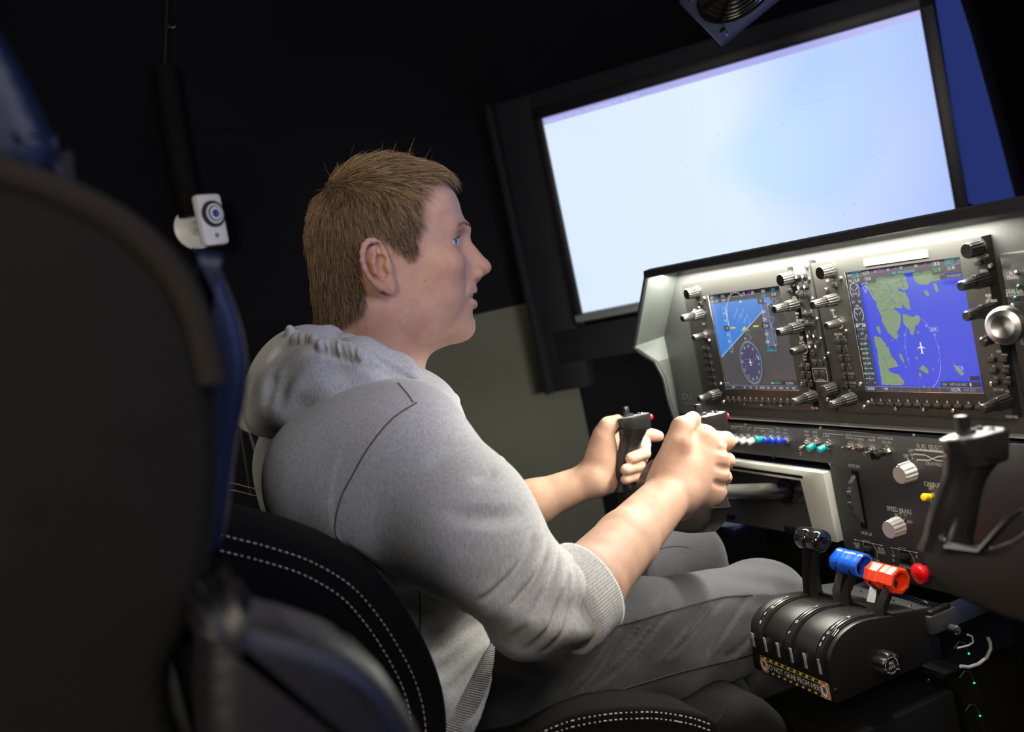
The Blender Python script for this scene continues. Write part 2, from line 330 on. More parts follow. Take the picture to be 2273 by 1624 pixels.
# centre screen seen at a grazing angle beside it
ct=thing('front_screen','slim dim blue screen leaning beside the big lit screen, right edge','screen',(1.93,1.5,1.0))
e0=sp(Wd+.045,0,.0); xs_=e0.x+.05
q=[PX(x,y,xs_) for x,y in ((2066,-60),(2146,448),(2262,500),(2250,440),(2200,250),(2150,70),(2108,-60))]
pl=[(p[1],p[2]) for p in q]
MB().prism(pl,xs_,xs_+.006,0).build('picture',mat('front_screen_picture',(.02,.02,.02),.4,emit=(.035,.075,.42),estr=.35),ct)
cx0=sum(p[0] for p in pl)/len(pl); cz0=sum(p[1] for p in pl)/len(pl)
MB().prism([(cx0+(a-cx0)*1.06,cz0+(b-cz0)*1.02) for a,b in pl],xs_+.005,xs_+.04,0,.002).build('housing','monitor',ct)
# right screen, the mirror image of the left one, outside the frame on the right; it lights the cockpit
rt=thing('flight_screen','lit sky screen on the far right of the cockpit, outside the photo','screen',(1.55,-.55,1.0))
Rr=Matrix.Rotation(math.radians(-46),3,'Z')
MB().box((1.58,-.58,1.28),(.03,1.0,.58),.003,Rr).build('housing','monitor',rt)
rb=MB().box((1.56,-.56,1.28),(.012,.94,.53),0,Rr).build('picture',mat('right_screen_picture',(.02,.02,.02),.4,emit=(.24,.32,1),estr=8),rt)
# ================================================================ FAN UNIT above the screen
fo=D0=EYE+ray(1597,92)*1.75
def fanp(px,py): return None
ful=nz(EYE+ray(1505,0)*1.86-fo) # left edge direction
fur=nz(EYE+ray(1750,2)*1.70-fo); fun=nz(np.cross(ful,fur)); 
if fun.dot(EYE-fo)<0: fun=-fun
fur=nz(np.cross(fun,ful)) if np.dot(np.cross(fun,ful),fur)>0 else nz(-np.cross(fun,ful))
fan=thing('cooling_fan_unit','square metal fan unit with ring grille hanging above the big screen','fan',fo)
S=.165
def fp(a,b,n=0): return Vector(fo+ful*a+fur*b+fun*n)
fb=MB(); bb=MB().box((S/2,S/2,-.008),(S,S,.012),.001); fb.add([fp(*p) for p in bb.v],bb.f); fb.build('plate','fanplate',fan)
g=MB(); 
for rr in (.025,.037,.048,.058,.067,.0735): g.tube([fp(S/2+rr*math.cos(t*math.pi/16),S/2+rr*math.sin(t*math.pi/16),.005) for t in range(32)],.0011,6,True)
for a in (0,1,2,3): t=math.radians(45+90*a); g.tube([fp(S/2+.012*math.cos(t),S/2+.012*math.sin(t),.006),fp(S/2+.088*math.cos(t),S/2+.088*math.sin(t),.006)],.0011,6)
g.build('ring_grille','metal',fan)
hub=MB(); hub.lathe([(0,.075),(.003,.075)],fp(S/2,S/2,-.003),fun,28); hub.build('fan_opening','dark',fan)
bl=MB()
for a in range(7):
    t=2*math.pi*a/7; bl.add([fp(S/2+.02*math.cos(t),S/2+.02*math.sin(t),.0005),fp(S/2+.066*math.cos(t-.25),S/2+.066*math.sin(t-.25),.0005),fp(S/2+.066*math.cos(t+.3),S/2+.066*math.sin(t+.3),.003),fp(S/2+.02*math.cos(t+.6),S/2+.02*math.sin(t+.6),.003)],[(0,1,2,3)])
bl.build('fan_blades','plastic',fan)
for a,b_ in ((.018,.018),(.018,S-.018),(S-.018,.018),(S-.018,S-.018)): MB().lathe([(0,.006),(.003,.006),(.0045,.003)],fp(a,b_,-.002),fun,10).build('screw','metal',fan)
MB().tube([fp(.01+.009*math.cos(t),.012+.009*math.sin(t),-.002+.003*math.sin(t)) for t in np.linspace(0,5.4,12)],.0009,6).build('wire_tie','metal',fan)
mn=MB().tube([fp(S/2,S/2,-.014),Vector(fp(S/2,S/2,-.03))+Vector((0,0,.1)),Vector((fo[0],fo[1]+.05,2.41))],.012,8).build('hanger_pipe','powder',fan)

# ================================================================ WALL CAMERA, DUCT, CABLES
wc=thing('wall_camera','small white camera with ringed round lens on the dark wall','camera',PY(448,505,2.545))
cb=PY(432,508,2.54)
MB().lathe([(0,.0),(0,.050),(.006,.052),(.010,.047),(.013,.02),(.03,.012),(.05,.011)],cb,(.25,-1,.03),28).build('base_disc','whiteplastic',wc)
body_c=Vector(PY(467,488,2.44)); ax=Vector((.52,-.85,-.05)).normalized(); u_=Vector((0,0,1)).cross(ax).normalized(); w_=ax.cross(u_); R3=Matrix((ax,u_,w_)).transposed()
def cp(a,u,w): return body_c+R3@Vector((a,u,w))
MB().tube([cb+Vector((.0,-.03,0)),cp(-.012,0,-.01)],.009,10).build('joint','whiteplastic',wc)
MB().box(body_c,(.026,.072,.122),.010,R3).build('body','whiteplastic',wc)
MB().lathe([(0,.031),(.006,.031),(.008,.027)],cp(.012,0,.012),ax,28).build('lens_surround','rubber',wc)
MB().lathe([(0,.0235),(.002,.0235)],cp(.0195,0,.012),ax,24).build('lens_ring','whiteplastic',wc)
MB().lathe([(0,.0185),(.002,.0185)],cp(.021,0,.012),ax,24).build('lens_ring','rubber',wc)
MB().lathe([(0,.0155),(.002,.0155)],cp(.0222,0,.012),ax,24).build('lens_ring','whiteplastic',wc)
MB().lathe([(0,.0095),(.002,.0095)],cp(.0232,0,.012),ax,20).build('lens_ring','blue',wc)
MB().lathe([(0,.005),(.003,.005)],cp(.024,0,.012),ax,16).build('lens','gloss',wc)
MB().lathe([(0,.006),(.0015,.0055)],cp(.0125,.0,-.038),ax,16).build('sensor','printdim',wc)
dp=[PY(x,y,2.52) for x,y in ((366,150),(380,250),(395,340),(415,440),(425,480))]
cdt=thing('cable_duct','curved black cable duct running down the dark wall to the camera','cable duct',dp[-1])
for i in range(3):
    seg=dp[i:i+2] if i<2 else dp[2:]
    MB().tube(seg,.030,12,flat=1,up=(0,1,0)).build('duct_segment','dark',cdt)
tag(MB().tube([PY(x,y,2.53) for x,y in ((372,-30),(369,60),(366,150))],.002,6).build('thin_cable','cable'),'thin cable dropping from the ceiling to the duct top','cable')
tag(MB().tube([PY(x,y,2.50) for x,y in ((430,550),(460,665),(505,800),(545,930),(568,1010),(600,1150))],.0018,6).build('thin_cable','cabledim'),'thin pale cable hanging below the wall camera','cable')
tag(MB().tube([PY(x,y,2.50) for x,y in ((452,560),(480,690),(515,850),(540,1000),(556,1100))],.0010,6).build('thin_cable','cable'),'finer dark cable beside the pale hanging cable','cable')
tag(MB().tube([PY(382+8*math.cos(t),56+5*math.sin(t),2.53) for t in np.linspace(.2,2.8,7)],.0025,6).build('wall_hook','metal'),'tiny metal hook high on the dark wall','hook')

# ================================================================ INSTRUMENT CONSOLE
XP=.93; XL=.915; XS=.88
con=thing('instrument_console','dark grey instrument console with glareshield and switch panel','console',(1.0,.9,.62))
# crease line between panel and side cheek, and the outer lip of the cheek
def P2(px,py,X): p=PX(px,py,X); return (p[1],p[2])
crease=[P2(x,y,XP) for x,y in ((1510,609),(1474,746),(1484,794),(1506,919),(1520,1000))]
outer=[P2(x,y,XS) for x,y in ((1437,609),(1408,768),(1425,784),(1456,803),(1475,839),(1487,892),(1499,927),(1512,1000))]
zt=1.0945
poly=[(-.25,1.0945+.0)]+[(crease[0][0],zt)]+crease+[(crease[-1][0],.70),(-.25,.70)]
poly=[(-.25,1.096),(crease[0][0],1.096)]+crease[1:4]+[(crease[3][0],.835),(-.25,.835)]
MB().prism(poly,XP,XP+.012,0).build('upper_panel','powder2',con)
# cheek surface between crease and outer lip (resampled)
def resamp(pl,n):
    pl=[Vector((a,b)) for a,b in pl]; L=[0]
    for a,b in zip(pl[:-1],pl[1:]): L.append(L[-1]+(b-a).length)
    out=[]
    for i in range(n):
        t=L[-1]*i/(n-1); j=max(k for k in range(len(L)) if L[k]<=t+1e-9); j=min(j,len(pl)-2); s=(t-L[j])/(L[j+1]-L[j]); out.append(pl[j].lerp(pl[j+1],s))
    return out
ck=MB(); A=[Vector((a,b)) for a,b in ((outer[0][0],outer[0][1]),outer[1],outer[2],outer[3],outer[4],outer[5],outer[6],outer[7])]
cr=[(crease[0][0],1.094),crease[1],crease[1],crease[2],Vector(crease[2]).lerp(Vector(crease[3]),.35),Vector(crease[2]).lerp(Vector(crease[3]),.7),crease[3],crease[4]]
vs=[];fs=[]
for a,b_ in zip(A,cr):
    vs+=[(XS,a[0],a[1]),(XP+.002,b_[0],b_[1]),(XP+.002,b_[0]+.006,b_[1]),(XS,a[0]+.006,a[1])]
for i in range(7):
    for j in range(4): fs.append((i*4+j,i*4+(j+1)%4,i*4+4+(j+1)%4,i*4+4+j))
fs+=[(0,1,2,3),(31,30,29,28)]
ck.add(vs,fs).build('side_cheek','cheek',con,20)
MB().tube([(XS,a[0]+.002,a[1]) for a in A],.0042,8).build('rubber_edge','rubber',con)
# glareshield: hood running along Y, its front lip dark
gs=[(XS-.006,1.090),(XS-.004,1.101),(XS+.01,1.103),(1.25,1.085),(1.25,1.07),(XS+.06,1.0945),(XS+.004,1.0925),(XS-.001,1.088)]
MB().prism([(a,b) for a,b in gs],-.3,outer[0][0]+.004,1).build('glareshield','rubber',con,40)
MB().box((1.10,crease[1][0]+.06,.95),(.3,.02,.26),.004).build('side_panel','powder',con)
# led strip under the lip
le=mat('led_strip',(.8,.8,.8),.5,emit=(1,.95,.85),estr=6); MB().box((XS+.028,1.17,1.0915),(.008,.66,.002)).build('led_strip',le,con)
# lower switch panel
yfr=PX(1842,1048,XL)[1]; 
zlt=.829; zlb=.622
lp=[(-.25,zlt),(1.50,zlt),(1.50,.779),(yfr-.002,.779),(1.153,.664),(1.150,zlb+.03),(1.12,zlb),(-.25,zlb)]
MB().prism(lp,XL,XL+.012,0,.001).build('switch_panel','powder',con)
MB().prism([(-.25,zlt+.0075),(1.49,zlt+.0075),(1.49,zlt+.0055),(-.25,zlt+.0055)],XL+.004,XL+.016,0).build('panel_joint','greyknob',con)
# white frame around the yoke recess (upside-down U) and its dark interior
w_in=.048
fr=[(1.47,.768),(1.152,.7675),(1.150,.664),(1.200,.664),(1.2075,.7505),(1.47,.7505)]
MB().prism(fr,XL-.012,XL+.006,0,.0015).build('yoke_frame','white',con)
MB().prism([(1.46,.752),(1.17,.752),(1.17,.69),(1.46,.69)],XL+.03,XL+.036,0).build('recess_plate','powder',con)
MB().box((XL+.012,1.345,.757),(.05,.29,.004)).build('recess_roof','dark',con)
# speckled tray below the shaft, its front lip slopes to the pilot
st=MB(); a=[PX(1600,1098,XL+.028),PX(1800,1120,XL+.028),PX(1800,1188,XL-.01),PX(1586,1150,XL-.01)]
st.add([tuple(p) for p in a]+[(p[0]+.004,p[1],p[2]-.004) for p in a],[(0,1,2,3),(7,6,5,4),(0,4,5,1),(1,5,6,2),(2,6,7,3),(3,7,4,0)]).build('speckled_tray','speck',con)
for px,py in ((1622,1146),(1752,1175)):
    c=PX(px,py,XL-.012); MB().box(c,(.006,.018,.010),.001).build('notch','dark',con)
# under-panel bracket with red-tipped key switch
MB().box(PX(1610,1168,XL+.02),(.05,.11,.022),.003).build('bracket','plastic',con)
ks=MB().lathe([(0,.0045),(.010,.0045),(.013,.0025)],PX(1598,1155,XL-.03),(-1,.1,-.1),10).build('key_switch','red',con)
MB().lathe([(0,.006),(.008,.006)],PX(1570,1145,XL-.02),(-1,.4,0),10).build('key_switch','red',con)
MB().tube([PX(1563,1152,XL-.03),PX(1585,1147,XL-.03)],.0022,8).build('key','metal',con)
# lower cabinet behind the knees
MB().box((1.12,.40,.33),(.30,1.06,.56),.006).build('lower_cabinet','dark',con)
MB().box((1.0,1.30,.60),(.02,.30,.09),.004).build('knee_bracket','dark',con)
for px,py in ((1655,942),(1822,950),(2030,972-6),(1778,1007),(1718,1013),(1844,1028)): MB().lathe([(0,.0028),(.0015,.0026),(.002,.001)],PX(px,py,XL),(-1,0,0),10).build('screw','metal' if px!=1718 else 'plastic',con)
for px,py in ((2090,1263-10),(2115,1300)): MB().lathe([(0,.0028),(.0015,.0026),(.002,.001)],PX(px,py,XL),(-1,0,0),10).build('screw','metal',con)
# -------- toggles
def toggle(px,py,tipdx,tipdy,col=None,small=False,lab=None):
    """one toggle: nut + lever; (px,py) base, tip reached (tipdx,tipdy) pixels away and 26 mm towards the pilot"""
    base=Vector(PX(px,py,XL)); tip=Vector(PX(px+tipdx,py+tipdy,XL-.017)); d=(tip-base)
    t=MB().lathe([(0,.0075),(.002,.0075),(.0022,.0055),(.006,.005),(.0062,.0032),(.009,.003)],base,(-1,0,0),8); o=t.build('toggle_switch','metal',con,30)
    lv=MB(); s=base+d*.30
    if col: lv.lathe([(0,.0036),(.001,.0046),(d.length*.62,.0052),(d.length*.70,.0042),(d.length*.74,.001)],s,d,12).build('lever_sleeve',col,o)
    else: lv.lathe([(0,.0018),(d.length*.5,.0026),(d.length*.66,.003),(d.length*.7,.001)],s,d,10).build('lever','metal',o)
    if lab: o['label']=lab
    return o
row=[(1632,968,'whiterub'),(1648,969,'whiterub'),(1664,970,'whiterub'),(1681,971,'whiterub'),(1698,973,'teal'),(1715,975,'blue'),(1731,976,'blue')]
for x,y,c in row: toggle(x,y,(-21 if c=='whiterub' else -19),(12 if c=='whiterub' else 3),c)
toggle(1748,978,-22,2,'blue')
toggle(1795,982,-21,14); toggle(1815,982,-22,15,'teal'); toggle(1841,986,-24,14,'teal')
toggle(1889,990,-22,3); toggle(1910,992,-18,4); toggle(1938,996,-20,12)
o=MB().lathe([(0,.0085),(.002,.0085),(.0022,.006),(.008,.006)],PX(1970,1001,XL),(-1,0,0),8).build('pull_knob','metal',con,30)
MB().lathe([(.006,.0045),(.018,.0045),(.0185,.007),(.024,.0075),(.025,.005),(.0235,.003)],PX(1970,1001,XL),(-1,0,0),16).build('knob_cap','gloss',o)
toggle(2071,1103,-22,0,'yellow')
toggle(2130,1172,-6,8)
# -------- rotary knobs of the lower panel
def ribknob(px,py,X,r,L,mt,name='rotary_knob',par=None):
    p=PX(px,py,X); o=MB().lathe([(0,r*1.02),(.002,r),(L*.45,r*.99),(L*.9,r*.93),(L,r*.87),(L,r*.8),(L-.0005,.0001)],p,(-1,0,0),72,12,.16,(.0015,L*.93)).build(name,mt,par or con,40); return o
ribknob(2021,1046,XL,.0130,.019,'greyknob'); ribknob(1996,1167,XL,.0130,.019,'greyknob')
MB().box(Vector(PX(2023,1047,XL))+Vector((-.009,0,.0132)),(.02,.0035,.004),.0005).build('knob_pointer','greyknob',con)
# trim wheel in its slot
sl=[P2(x,y,XL-.0006) for x,y in ((1890,1044),(1904,1045),(1926,1173),(1912,1172))]
MB().prism(sl,XL-.0008,XL+.001,0).build('wheel_slot','dark',con)
wy=PX(1906,1108,XL)[1]; wz=PX(1906,1108,XL)[2]; Rw=.0460
tw=MB(); n=40; prof=[]
for k_ in range(n*4):
    a=2*math.pi*k_/(n*4); prof.append((XL+.030+ (Rw*(1+.035*(1 if (k_%8)<3 else 0)))*math.cos(a), wz+(Rw*(1+.035*(1 if (k_%8)<3 else 0)))*math.sin(a)))
tw.prism(prof,wy-.004,wy+.004,1).build('trim_wheel','powder',con,30)
# red pull knob
p=PX(2080,1260,XL); MB().lathe([(0,.006),(.012,.006),(.014,.0075),(.020,.0085),(.024,.0130),(.027,.0136),(.031,.0125),(.034,.008),(.0345,.0001)],p,(-1,.12,0),24).build('red_pull_knob','red',con)
# rudder and aileron trim rocker recesses
for px,py in ((1929,1219),(2009,1236)):
    MB().box(PX(px,py,XL),(.003,.019,.018),.001).build('rocker_recess','dark',con)
    MB().box(PX(px-2,py-3,XL-.004),(.010,.014,.006),.001).build('rocker','plastic',con)
# -------- print on the lower panel
d=panel_draw(XL-.0004); WH=(.60,.60,.57)
def T(body,px,py,h,al='c',col=WH,ws=.8): u,v=uv(px,py,XL); d.text(body,u,v-h/2,h,col,al,ws)
def Lp(pts,w,col=WH): d.line([uv(x,y,XL) for x,y in pts],w,col)
for t,x,y in (('BEACON',1630,950),('LAND',1645,952),('TAXI',1660,953),('NAV',1677,954),('STROBE',1693,956),('RECOG',1711,957)): T(t,x,y,.0026)
for t,x,y in (('FUEL',1727,951),('PUMP-L',1728,959),('FUEL',1744,953),('PUMP-R',1744,961)): T(t,x,y,.0028)
Lp([(1623,953),(1623,945),(1716,952),(1716,960)],.0007); d.rect(*uv(1657,944,XL),*uv(1674,952,XL),(.035,.036,.037)); T('LIGHTS',1665,948.5,.003)
for t,x,y in (('PROP',1791,957),('SYNC',1792,965),('PITOT',1810,959),('HEAT',1811,967),('PROP',1837,967),('SURFACE',1886,971),("W' SHIELD",1908,974),('BOOT',1936,976),('ALT STATIC AIR',1966,972),('PULL ON',1969,981)): T(t,x,y,.0034)
Lp([(1829,970),(1829,961),(1943,970),(1943,979)],.0007); d.rect(*uv(1874,961,XL),*uv(1893,969,XL),(.035,.036,.037)); T('DE-ICE',1884,964.5,.0034)
T('FUEL SELECTOR',2036,990,.0068,'l'); 
Lp([(2032,997),(2120,1005)],.0022); Lp([(2030,1007),(2055,1009),(2078,1021),(2110,1024)],.0016); Lp([(2037,1022),(2038,1019),(2062,1021),(2085,1012),(2110,1012)],.0016)
T('LEFT',2024,999,.0042); T('OFF',2012,1011,.0042); T('ON',2025,1008,.0042); T('CROSS FEED',2074,1029,.0042); Lp([(2015,1016),(2018,1021)],.0012); Lp([(2026,1013),(2027,1018)],.0012)
T('CARBURETOR HEAT',2052,1072,.0062,'l'); T('LEFT',2069,1082,.0044)
T('NOSE DN',1897,1033,.0046); T('NOSE UP',1925,1183,.0046)
T('SPEED BRAKE',1997,1131,.0066)
T('ARM',1983,1150,.0036);T('20%',1991,1141,.0030);T('50%',2001,1138,.0030);T('70%',2011,1142,.0030);T('MAX',2022,1157,.0036)
for a in ((1991,1145,1994,1152),(2000,1143,2001,1152),(2009,1147,2007,1155),(2017,1158,2011,1163)): Lp([a[:2],a[2:]],.0006)
T('NOSE',1903,1206,.0042);T('LEFT',1905,1213,.0042);T('NOSE',1957,1217,.0042);T('RIGHT',1959,1225,.0042);T('RUDDER TRIM',1936,1240,.0042)
Lp([(1898,1196),(1962,1210)],.0007); Lp([(1979,1214),(2040,1226)],.0007)
for t,x,y in (('L',1984,1222),('W',1985,1232),('D',1985,1242),('R',2037,1234),('AILERON TRIM',2017,1258)): T(t,x,y,.0042)
for x,y in ((1900,1196.5),(1930,1203),(1958,1209),(1981,1214.5),(2009,1220),(2036,1225)): d.circ(*uv(x,y,XL),.0011,.0011,WH,8)
for (x,y) in ((1931,1216),(2011,1233)): 
    u,v=uv(x,y,XL); d.line([(u-.010,v+.003),(u-.008,v+.011),(u+.004,v+.011)],.0006,WH); d.arc(u+.001,v-.004,.014,-30,55,.0007,WH,8)
T('CLOSED',2117,1152,.004); T('OPEN',2140,1176,.003); T('1/2',2140,1190,.003)
d.build('lettering','sticker',con)
d=panel_draw(XP-.0004); u,v=uv(1516,886,XP); d.text('DU',u,v,.011,(.16,.165,.16),'l',1.4); u,v=uv(1519,893,XP); d.text('SIMULATION',u,v-.003,.0036,(.15,.155,.15),'l',1.2); d.build('faint_lettering','sticker',con)
# ================================================================ FLIGHT DISPLAYS
XD=XL+.0025
KS={}
def shared(key,fn):
    if key not in KS: KS[key]=fn()
    return KS[key]
def inst(name,me,mt,parent,loc):
    if len(me.materials)==0: me.materials.append(MT[mt] if isinstance(mt,str) else mt)
    o=bpy.data.objects.new(name,me); COL.objects.link(o); place(o,parent,loc); return o
def dual_me(): return MB().lathe([(0,.0030),(.006,.0030),(.0062,.0086),(.022,.0083),(.0235,.0075),(.0237,.0062),(.025,.0062),(.0255,.0066),(.0440,.0056),(.0452,.0048),(.0454,.0001)],n=84,ribs=12,rd=.26,ribz=(.0065,.0435)).mesh('dual_knob',50)
def vol_me(): return MB().lathe([(0,.0108),(.0015,.0108),(.0017,.0092),(.019,.0090),(.0202,.0082),(.0204,.0001)],n=84,ribs=14,rd=.20,ribz=(.002,.0195)).mesh('volume_knob',50)
def sml_me(): return MB().lathe([(.004,.0058),(.0045,.0060),(.023,.0052),(.024,.0045),(.0242,.0001)],n=72,ribs=10,rd=.24,ribz=(.005,.0225)).mesh('small_knob',50)
def nut_me(): return MB().lathe([(0,.0085),(.0018,.0085),(.002,.0066),(.005,.0064),(.005,.0035),(.007,.0035)],n=16).mesh('knob_nut',30)
def scr_me(): return MB().lathe([(0,.0030),(.0015,.0030),(.0026,.0022),(.0026,.0013),(.0018,.0012),(.0018,.0001)],n=12).mesh('panel_screw',40)
def btn_me(): return MB().box((-.0018,0,0),(.0036,.0098,.0062),.0006).mesh('panel_button',30)
def key_me(): return MB().box((-.0016,0,0),(.0032,.0115,.0058),.0006).mesh('soft_key',30)
def put(kind,px,py,par,X=None):
    """knobs and buttons by the pixel of their outer face; their foot stands on the plane X"""
    X=XL if X is None else X
    L={'dual':.045,'vol':.020,'small':.024,'screw':.002,'btn':.0036,'key':.003}[kind]
    p=PX(px,py,X-L); loc=(X,p[1],p[2])
    if kind=='dual': return inst('dual_knob',shared('dual',dual_me),'knob',par,loc)
    if kind=='vol': return inst('volume_knob',shared('vol',vol_me),'knob',par,loc)
    if kind=='small':
        o=inst('small_knob',shared('sml',sml_me),'knob',par,loc); inst('nut',shared('nut',nut_me),'metal',o,loc); return o
    if kind=='screw': return inst('screw',shared('scr',scr_me),'metal',par,loc)
    if kind=='btn': return inst('button',shared('btn',btn_me),'plastic',par,loc)
    if kind=='key': return inst('soft_key',shared('key',key_me),'plastic',par,loc)
def unit(name,label,cat,box,scr_,group=None):
    """bezel with an opening; box=(yleft,yright,ztop,zbottom)"""
    yl,yr,zt_,zb=box; sl_,sr,st_,sb=scr_
    u=thing(name,label,cat,(XL,(yl+yr)/2,zb),group); xc=(XL+XP)/2; th=XP-XL
    fr_=MB()
    for y0,y1,z0,z1 in ((yl,sl_,zb,zt_),(sr,yr,zb,zt_),(sl_,sr,st_,zt_),(sl_,sr,zb,sb)):
        fr_.box((xc,(y0+y1)/2,(z0+z1)/2),(th,abs(y0-y1),z1-z0))
    fr_.build('bezel','bezel',u)
    e=MB(); w=.0013
    for y0,y1,z0,z1 in ((sl_+w,sl_,sb-w,st_),(sl_+w,sr-w,sb-w,sb)): e.box((XL+.0005,(y0+y1)/2,(z0+z1)/2),(.003,abs(y0-y1),z1-z0),.0003)
    e.build('screen_trim','metal',u)
    return u
K=(.012,.012,.022); GR=(.10,.11,.14); CY_=(.05,.55,.6); WT=(.75,.78,.85); GN=(.05,.6,.08); MG=(.5,.05,.55); YL=(.7,.65,.02)
# ---- left unit: attitude picture
pb=(1.4385,1.160,1.0665,.8565); ps=(1.3673,1.1855,1.0422,.8870)
pfd=unit('flight_display','left display unit with blue sky and dark ground attitude picture','instrument display',pb,ps,None)
d=Draw((XD,0,0),(0,-1,0),(0,0,1),(-1,0,0),.00002)
def Zp(u,v): return uv(1500+u/4.51,580+v/4.51,XD)
u0,u1,v0,v1=-ps[0],-ps[1],ps[3],ps[2]
d.rect(u0-.002,v0-.002,u1+.002,v1+.002,(.066,.062,.066))
a=Zp(450,965); b_=Zp(1035,315)
d.poly([(u0,a[1]),a,(b_[0],b_[1]),(b_[0],v1),(u0,v1)],(.035,.205,.66))
d.line([a,b_],.0007,(.7,.75,.8))
d.rect(u0,v1-.0145,u1,v1,K); tb=v1-.0145
def tx(body,u,v,h,c,al='c',ws=.75): q=Zp(u,v); d.text(body,q[0],q[1]-h/2,h,c,al,ws)
W_=(u1-u0)
d.frame(u0+.0005,tb,u0+W_*.27,v1-.0005,.0004,GR); d.frame(u0+W_*.27,tb,u0+W_*.72,v1-.0005,.0004,GR); d.line([(u0+W_*.27,v1-.0075),(u0+W_*.72,v1-.0075)],.0004,(.5,.5,.55))
for t,fx,fy,c,al in (('111.25',.06,.0025,CY_,'l'),('113.70',.165,.0025,WT,'l'),('116.80',.06,.009,WT,'l'),('118.60',.165,.009,WT,'l'),('DIS',.49,.0025,WT,'l'),('---NM',.54,.0025,MG,'l'),('BRG',.61,.0025,WT,'l'),('___',.66,.0025,MG,'l'),('128.30',.74,.0025,WT,'l'),('128.27',.87,.0025,CY_,'l'),('121.80',.74,.009,GN,'l'),('121.90',.87,.009,WT,'l'),('NAV1',.01,.0025,WT,'l'),('NAV2',.01,.009,WT,'l')):
    d.text(t,u0+W_*fx,v1-fy-.0045,.0042,c,al,.62)
# airspeed tape
q0=Zp(445,460);q1=Zp(540,915); d.frame(q0[0]+.012,q1[1],q1[0]+.004,q0[1],.0005,(.25,.5,.8))
d.line([Zp(498,455),Zp(535,650)],.0014,(.75,.75,.45)); 
for v in range(480,900,22): q=Zp(498+(v-455)*.17+8,v); d.line([(q[0]-.004,q[1]),(q[0],q[1])],.0004,WT)
for t,v in (('190',520),('180',590),('160',730),('150',800)): tx(t,478+(v-455)*.17,v,.0038,WT)
q=Zp(517,668); d.rect(q[0]-.007,q[1]-.004,q[0]+.006,q[1]+.004,(.005,.005,.01)); tx('170',517,668,.0045,WT); q=Zp(565,900); d.rect(q[0]-.006,q[1]-.002,q[0]+.005,q[1]+.003,(.01,.01,.02)); tx('TAS 180',563,898,.0025,WT)
# roll arc and pitch ladder
c=Zp(650,600); 
d.arc(c[0],c[1],.0315,55,168,.0006,WT,24,.046)
for k_ in range(60,171,12): an=math.radians(k_); d.line([(c[0]+.0315*math.cos(an),c[1]+.046*math.sin(an)),(c[0]+.0345*math.cos(an),c[1]+.050*math.sin(an))],.0005,WT)
q=Zp(655,405); d.poly([(q[0],q[1]+.004),(q[0]-.0025,q[1]-.001),(q[0]+.0025,q[1]-.001)],WT)
for i in range(10):
    q=Zp(590+i*17,540-i*0+i*8-30*(i%3)); L=.009 if i%2 else .004; d.line([(q[0]-L*.6,q[1]-L*.9),(q[0]+L*.6,q[1]+L*.9)],.0004,(.55,.7,.9))
for i in range(5): q=Zp(700+i*16,690+i*18); L=.006 if i%2 else .003; d.line([(q[0]-L*.6,q[1]-L*.9),(q[0]+L*.6,q[1]+L*.9)],.0004,(.5,.5,.5))
q=Zp(582,662); d.rect(q[0]-.007,q[1]-.0012,q[0]+.006,q[1]+.0012,YL); q=Zp(808,645); d.rect(q[0]-.006,q[1]-.0012,q[0]+.007,q[1]+.0012,YL)
q=Zp(700,670); d.poly([(q[0]-.011,q[1]-.004),(q[0],q[1]+.004),(q[0]+.001,q[1]-.001)],YL); d.poly([(q[0]+.011,q[1]-.005),(q[0],q[1]+.004),(q[0]+.001,q[1]-.001)],(.5,.5,.0))
# altitude tape
P4=[Zp(825,410),Zp(918,898),Zp(1018,835),Zp(1000,895)]
q0=Zp(830,410);q1=Zp(915,895); d.frame(q0[0]+.007,q1[1],q0[0]+.022,q0[1],.0005,(.4,.5,.7)); d.rect(q0[0]+.0075,q1[1]+.008,q0[0]+.0215,q0[1]-.001,(.10,.13,.24))
for v in range(440,860,20): q=Zp(835+(v-410)*.17,v); d.line([(q[0]+.005,q[1]),(q[0]+.008,q[1])],.0004,WT)
for t,v in (('2300',500),('2200',575),('2100',722),('2000',800)): tx(t,878+(v-410)*.13,v,.0042,WT)
q=Zp(862,392); d.rect(q[0]-.0075,q[1]-.004,q[0]+.0075,q[1]+.004,K); tx('500',862,392,.004,YL)
q=Zp(908,640); d.poly([(q[0]-.010,q[1]),(q[0]-.006,q[1]+.004),(q[0]+.009,q[1]+.0045),(q[0]+.009,q[1]-.0045),(q[0]-.006,q[1]-.004)],(.005,.005,.008)); tx('2160',912,640,.0052,WT)
q=Zp(958,885); d.rect(q[0]-.0095,q[1]-.0035,q[0]+.0095,q[1]+.0035,(.01,.1,.12)); tx('1013 HPA',958,885,.0036,CY_)
q0=Zp(985,470); q=[Zp(955,440),Zp(1000,455),Zp(985,600),Zp(960,640),Zp(1000,680),Zp(1025,835),Zp(990,840)]; d.line(q,.0005,(.5,.6,.8))
for t,u,v in (('1',985,720),('2',1005,820),('1',968,545)): tx(t,u,v,.004,WT)
d.rect(*Zp(950,345),*Zp(1085,535),(.02,.022,.04)); tx('4DH',1000,395,.010,(.25,.28,.34)); 
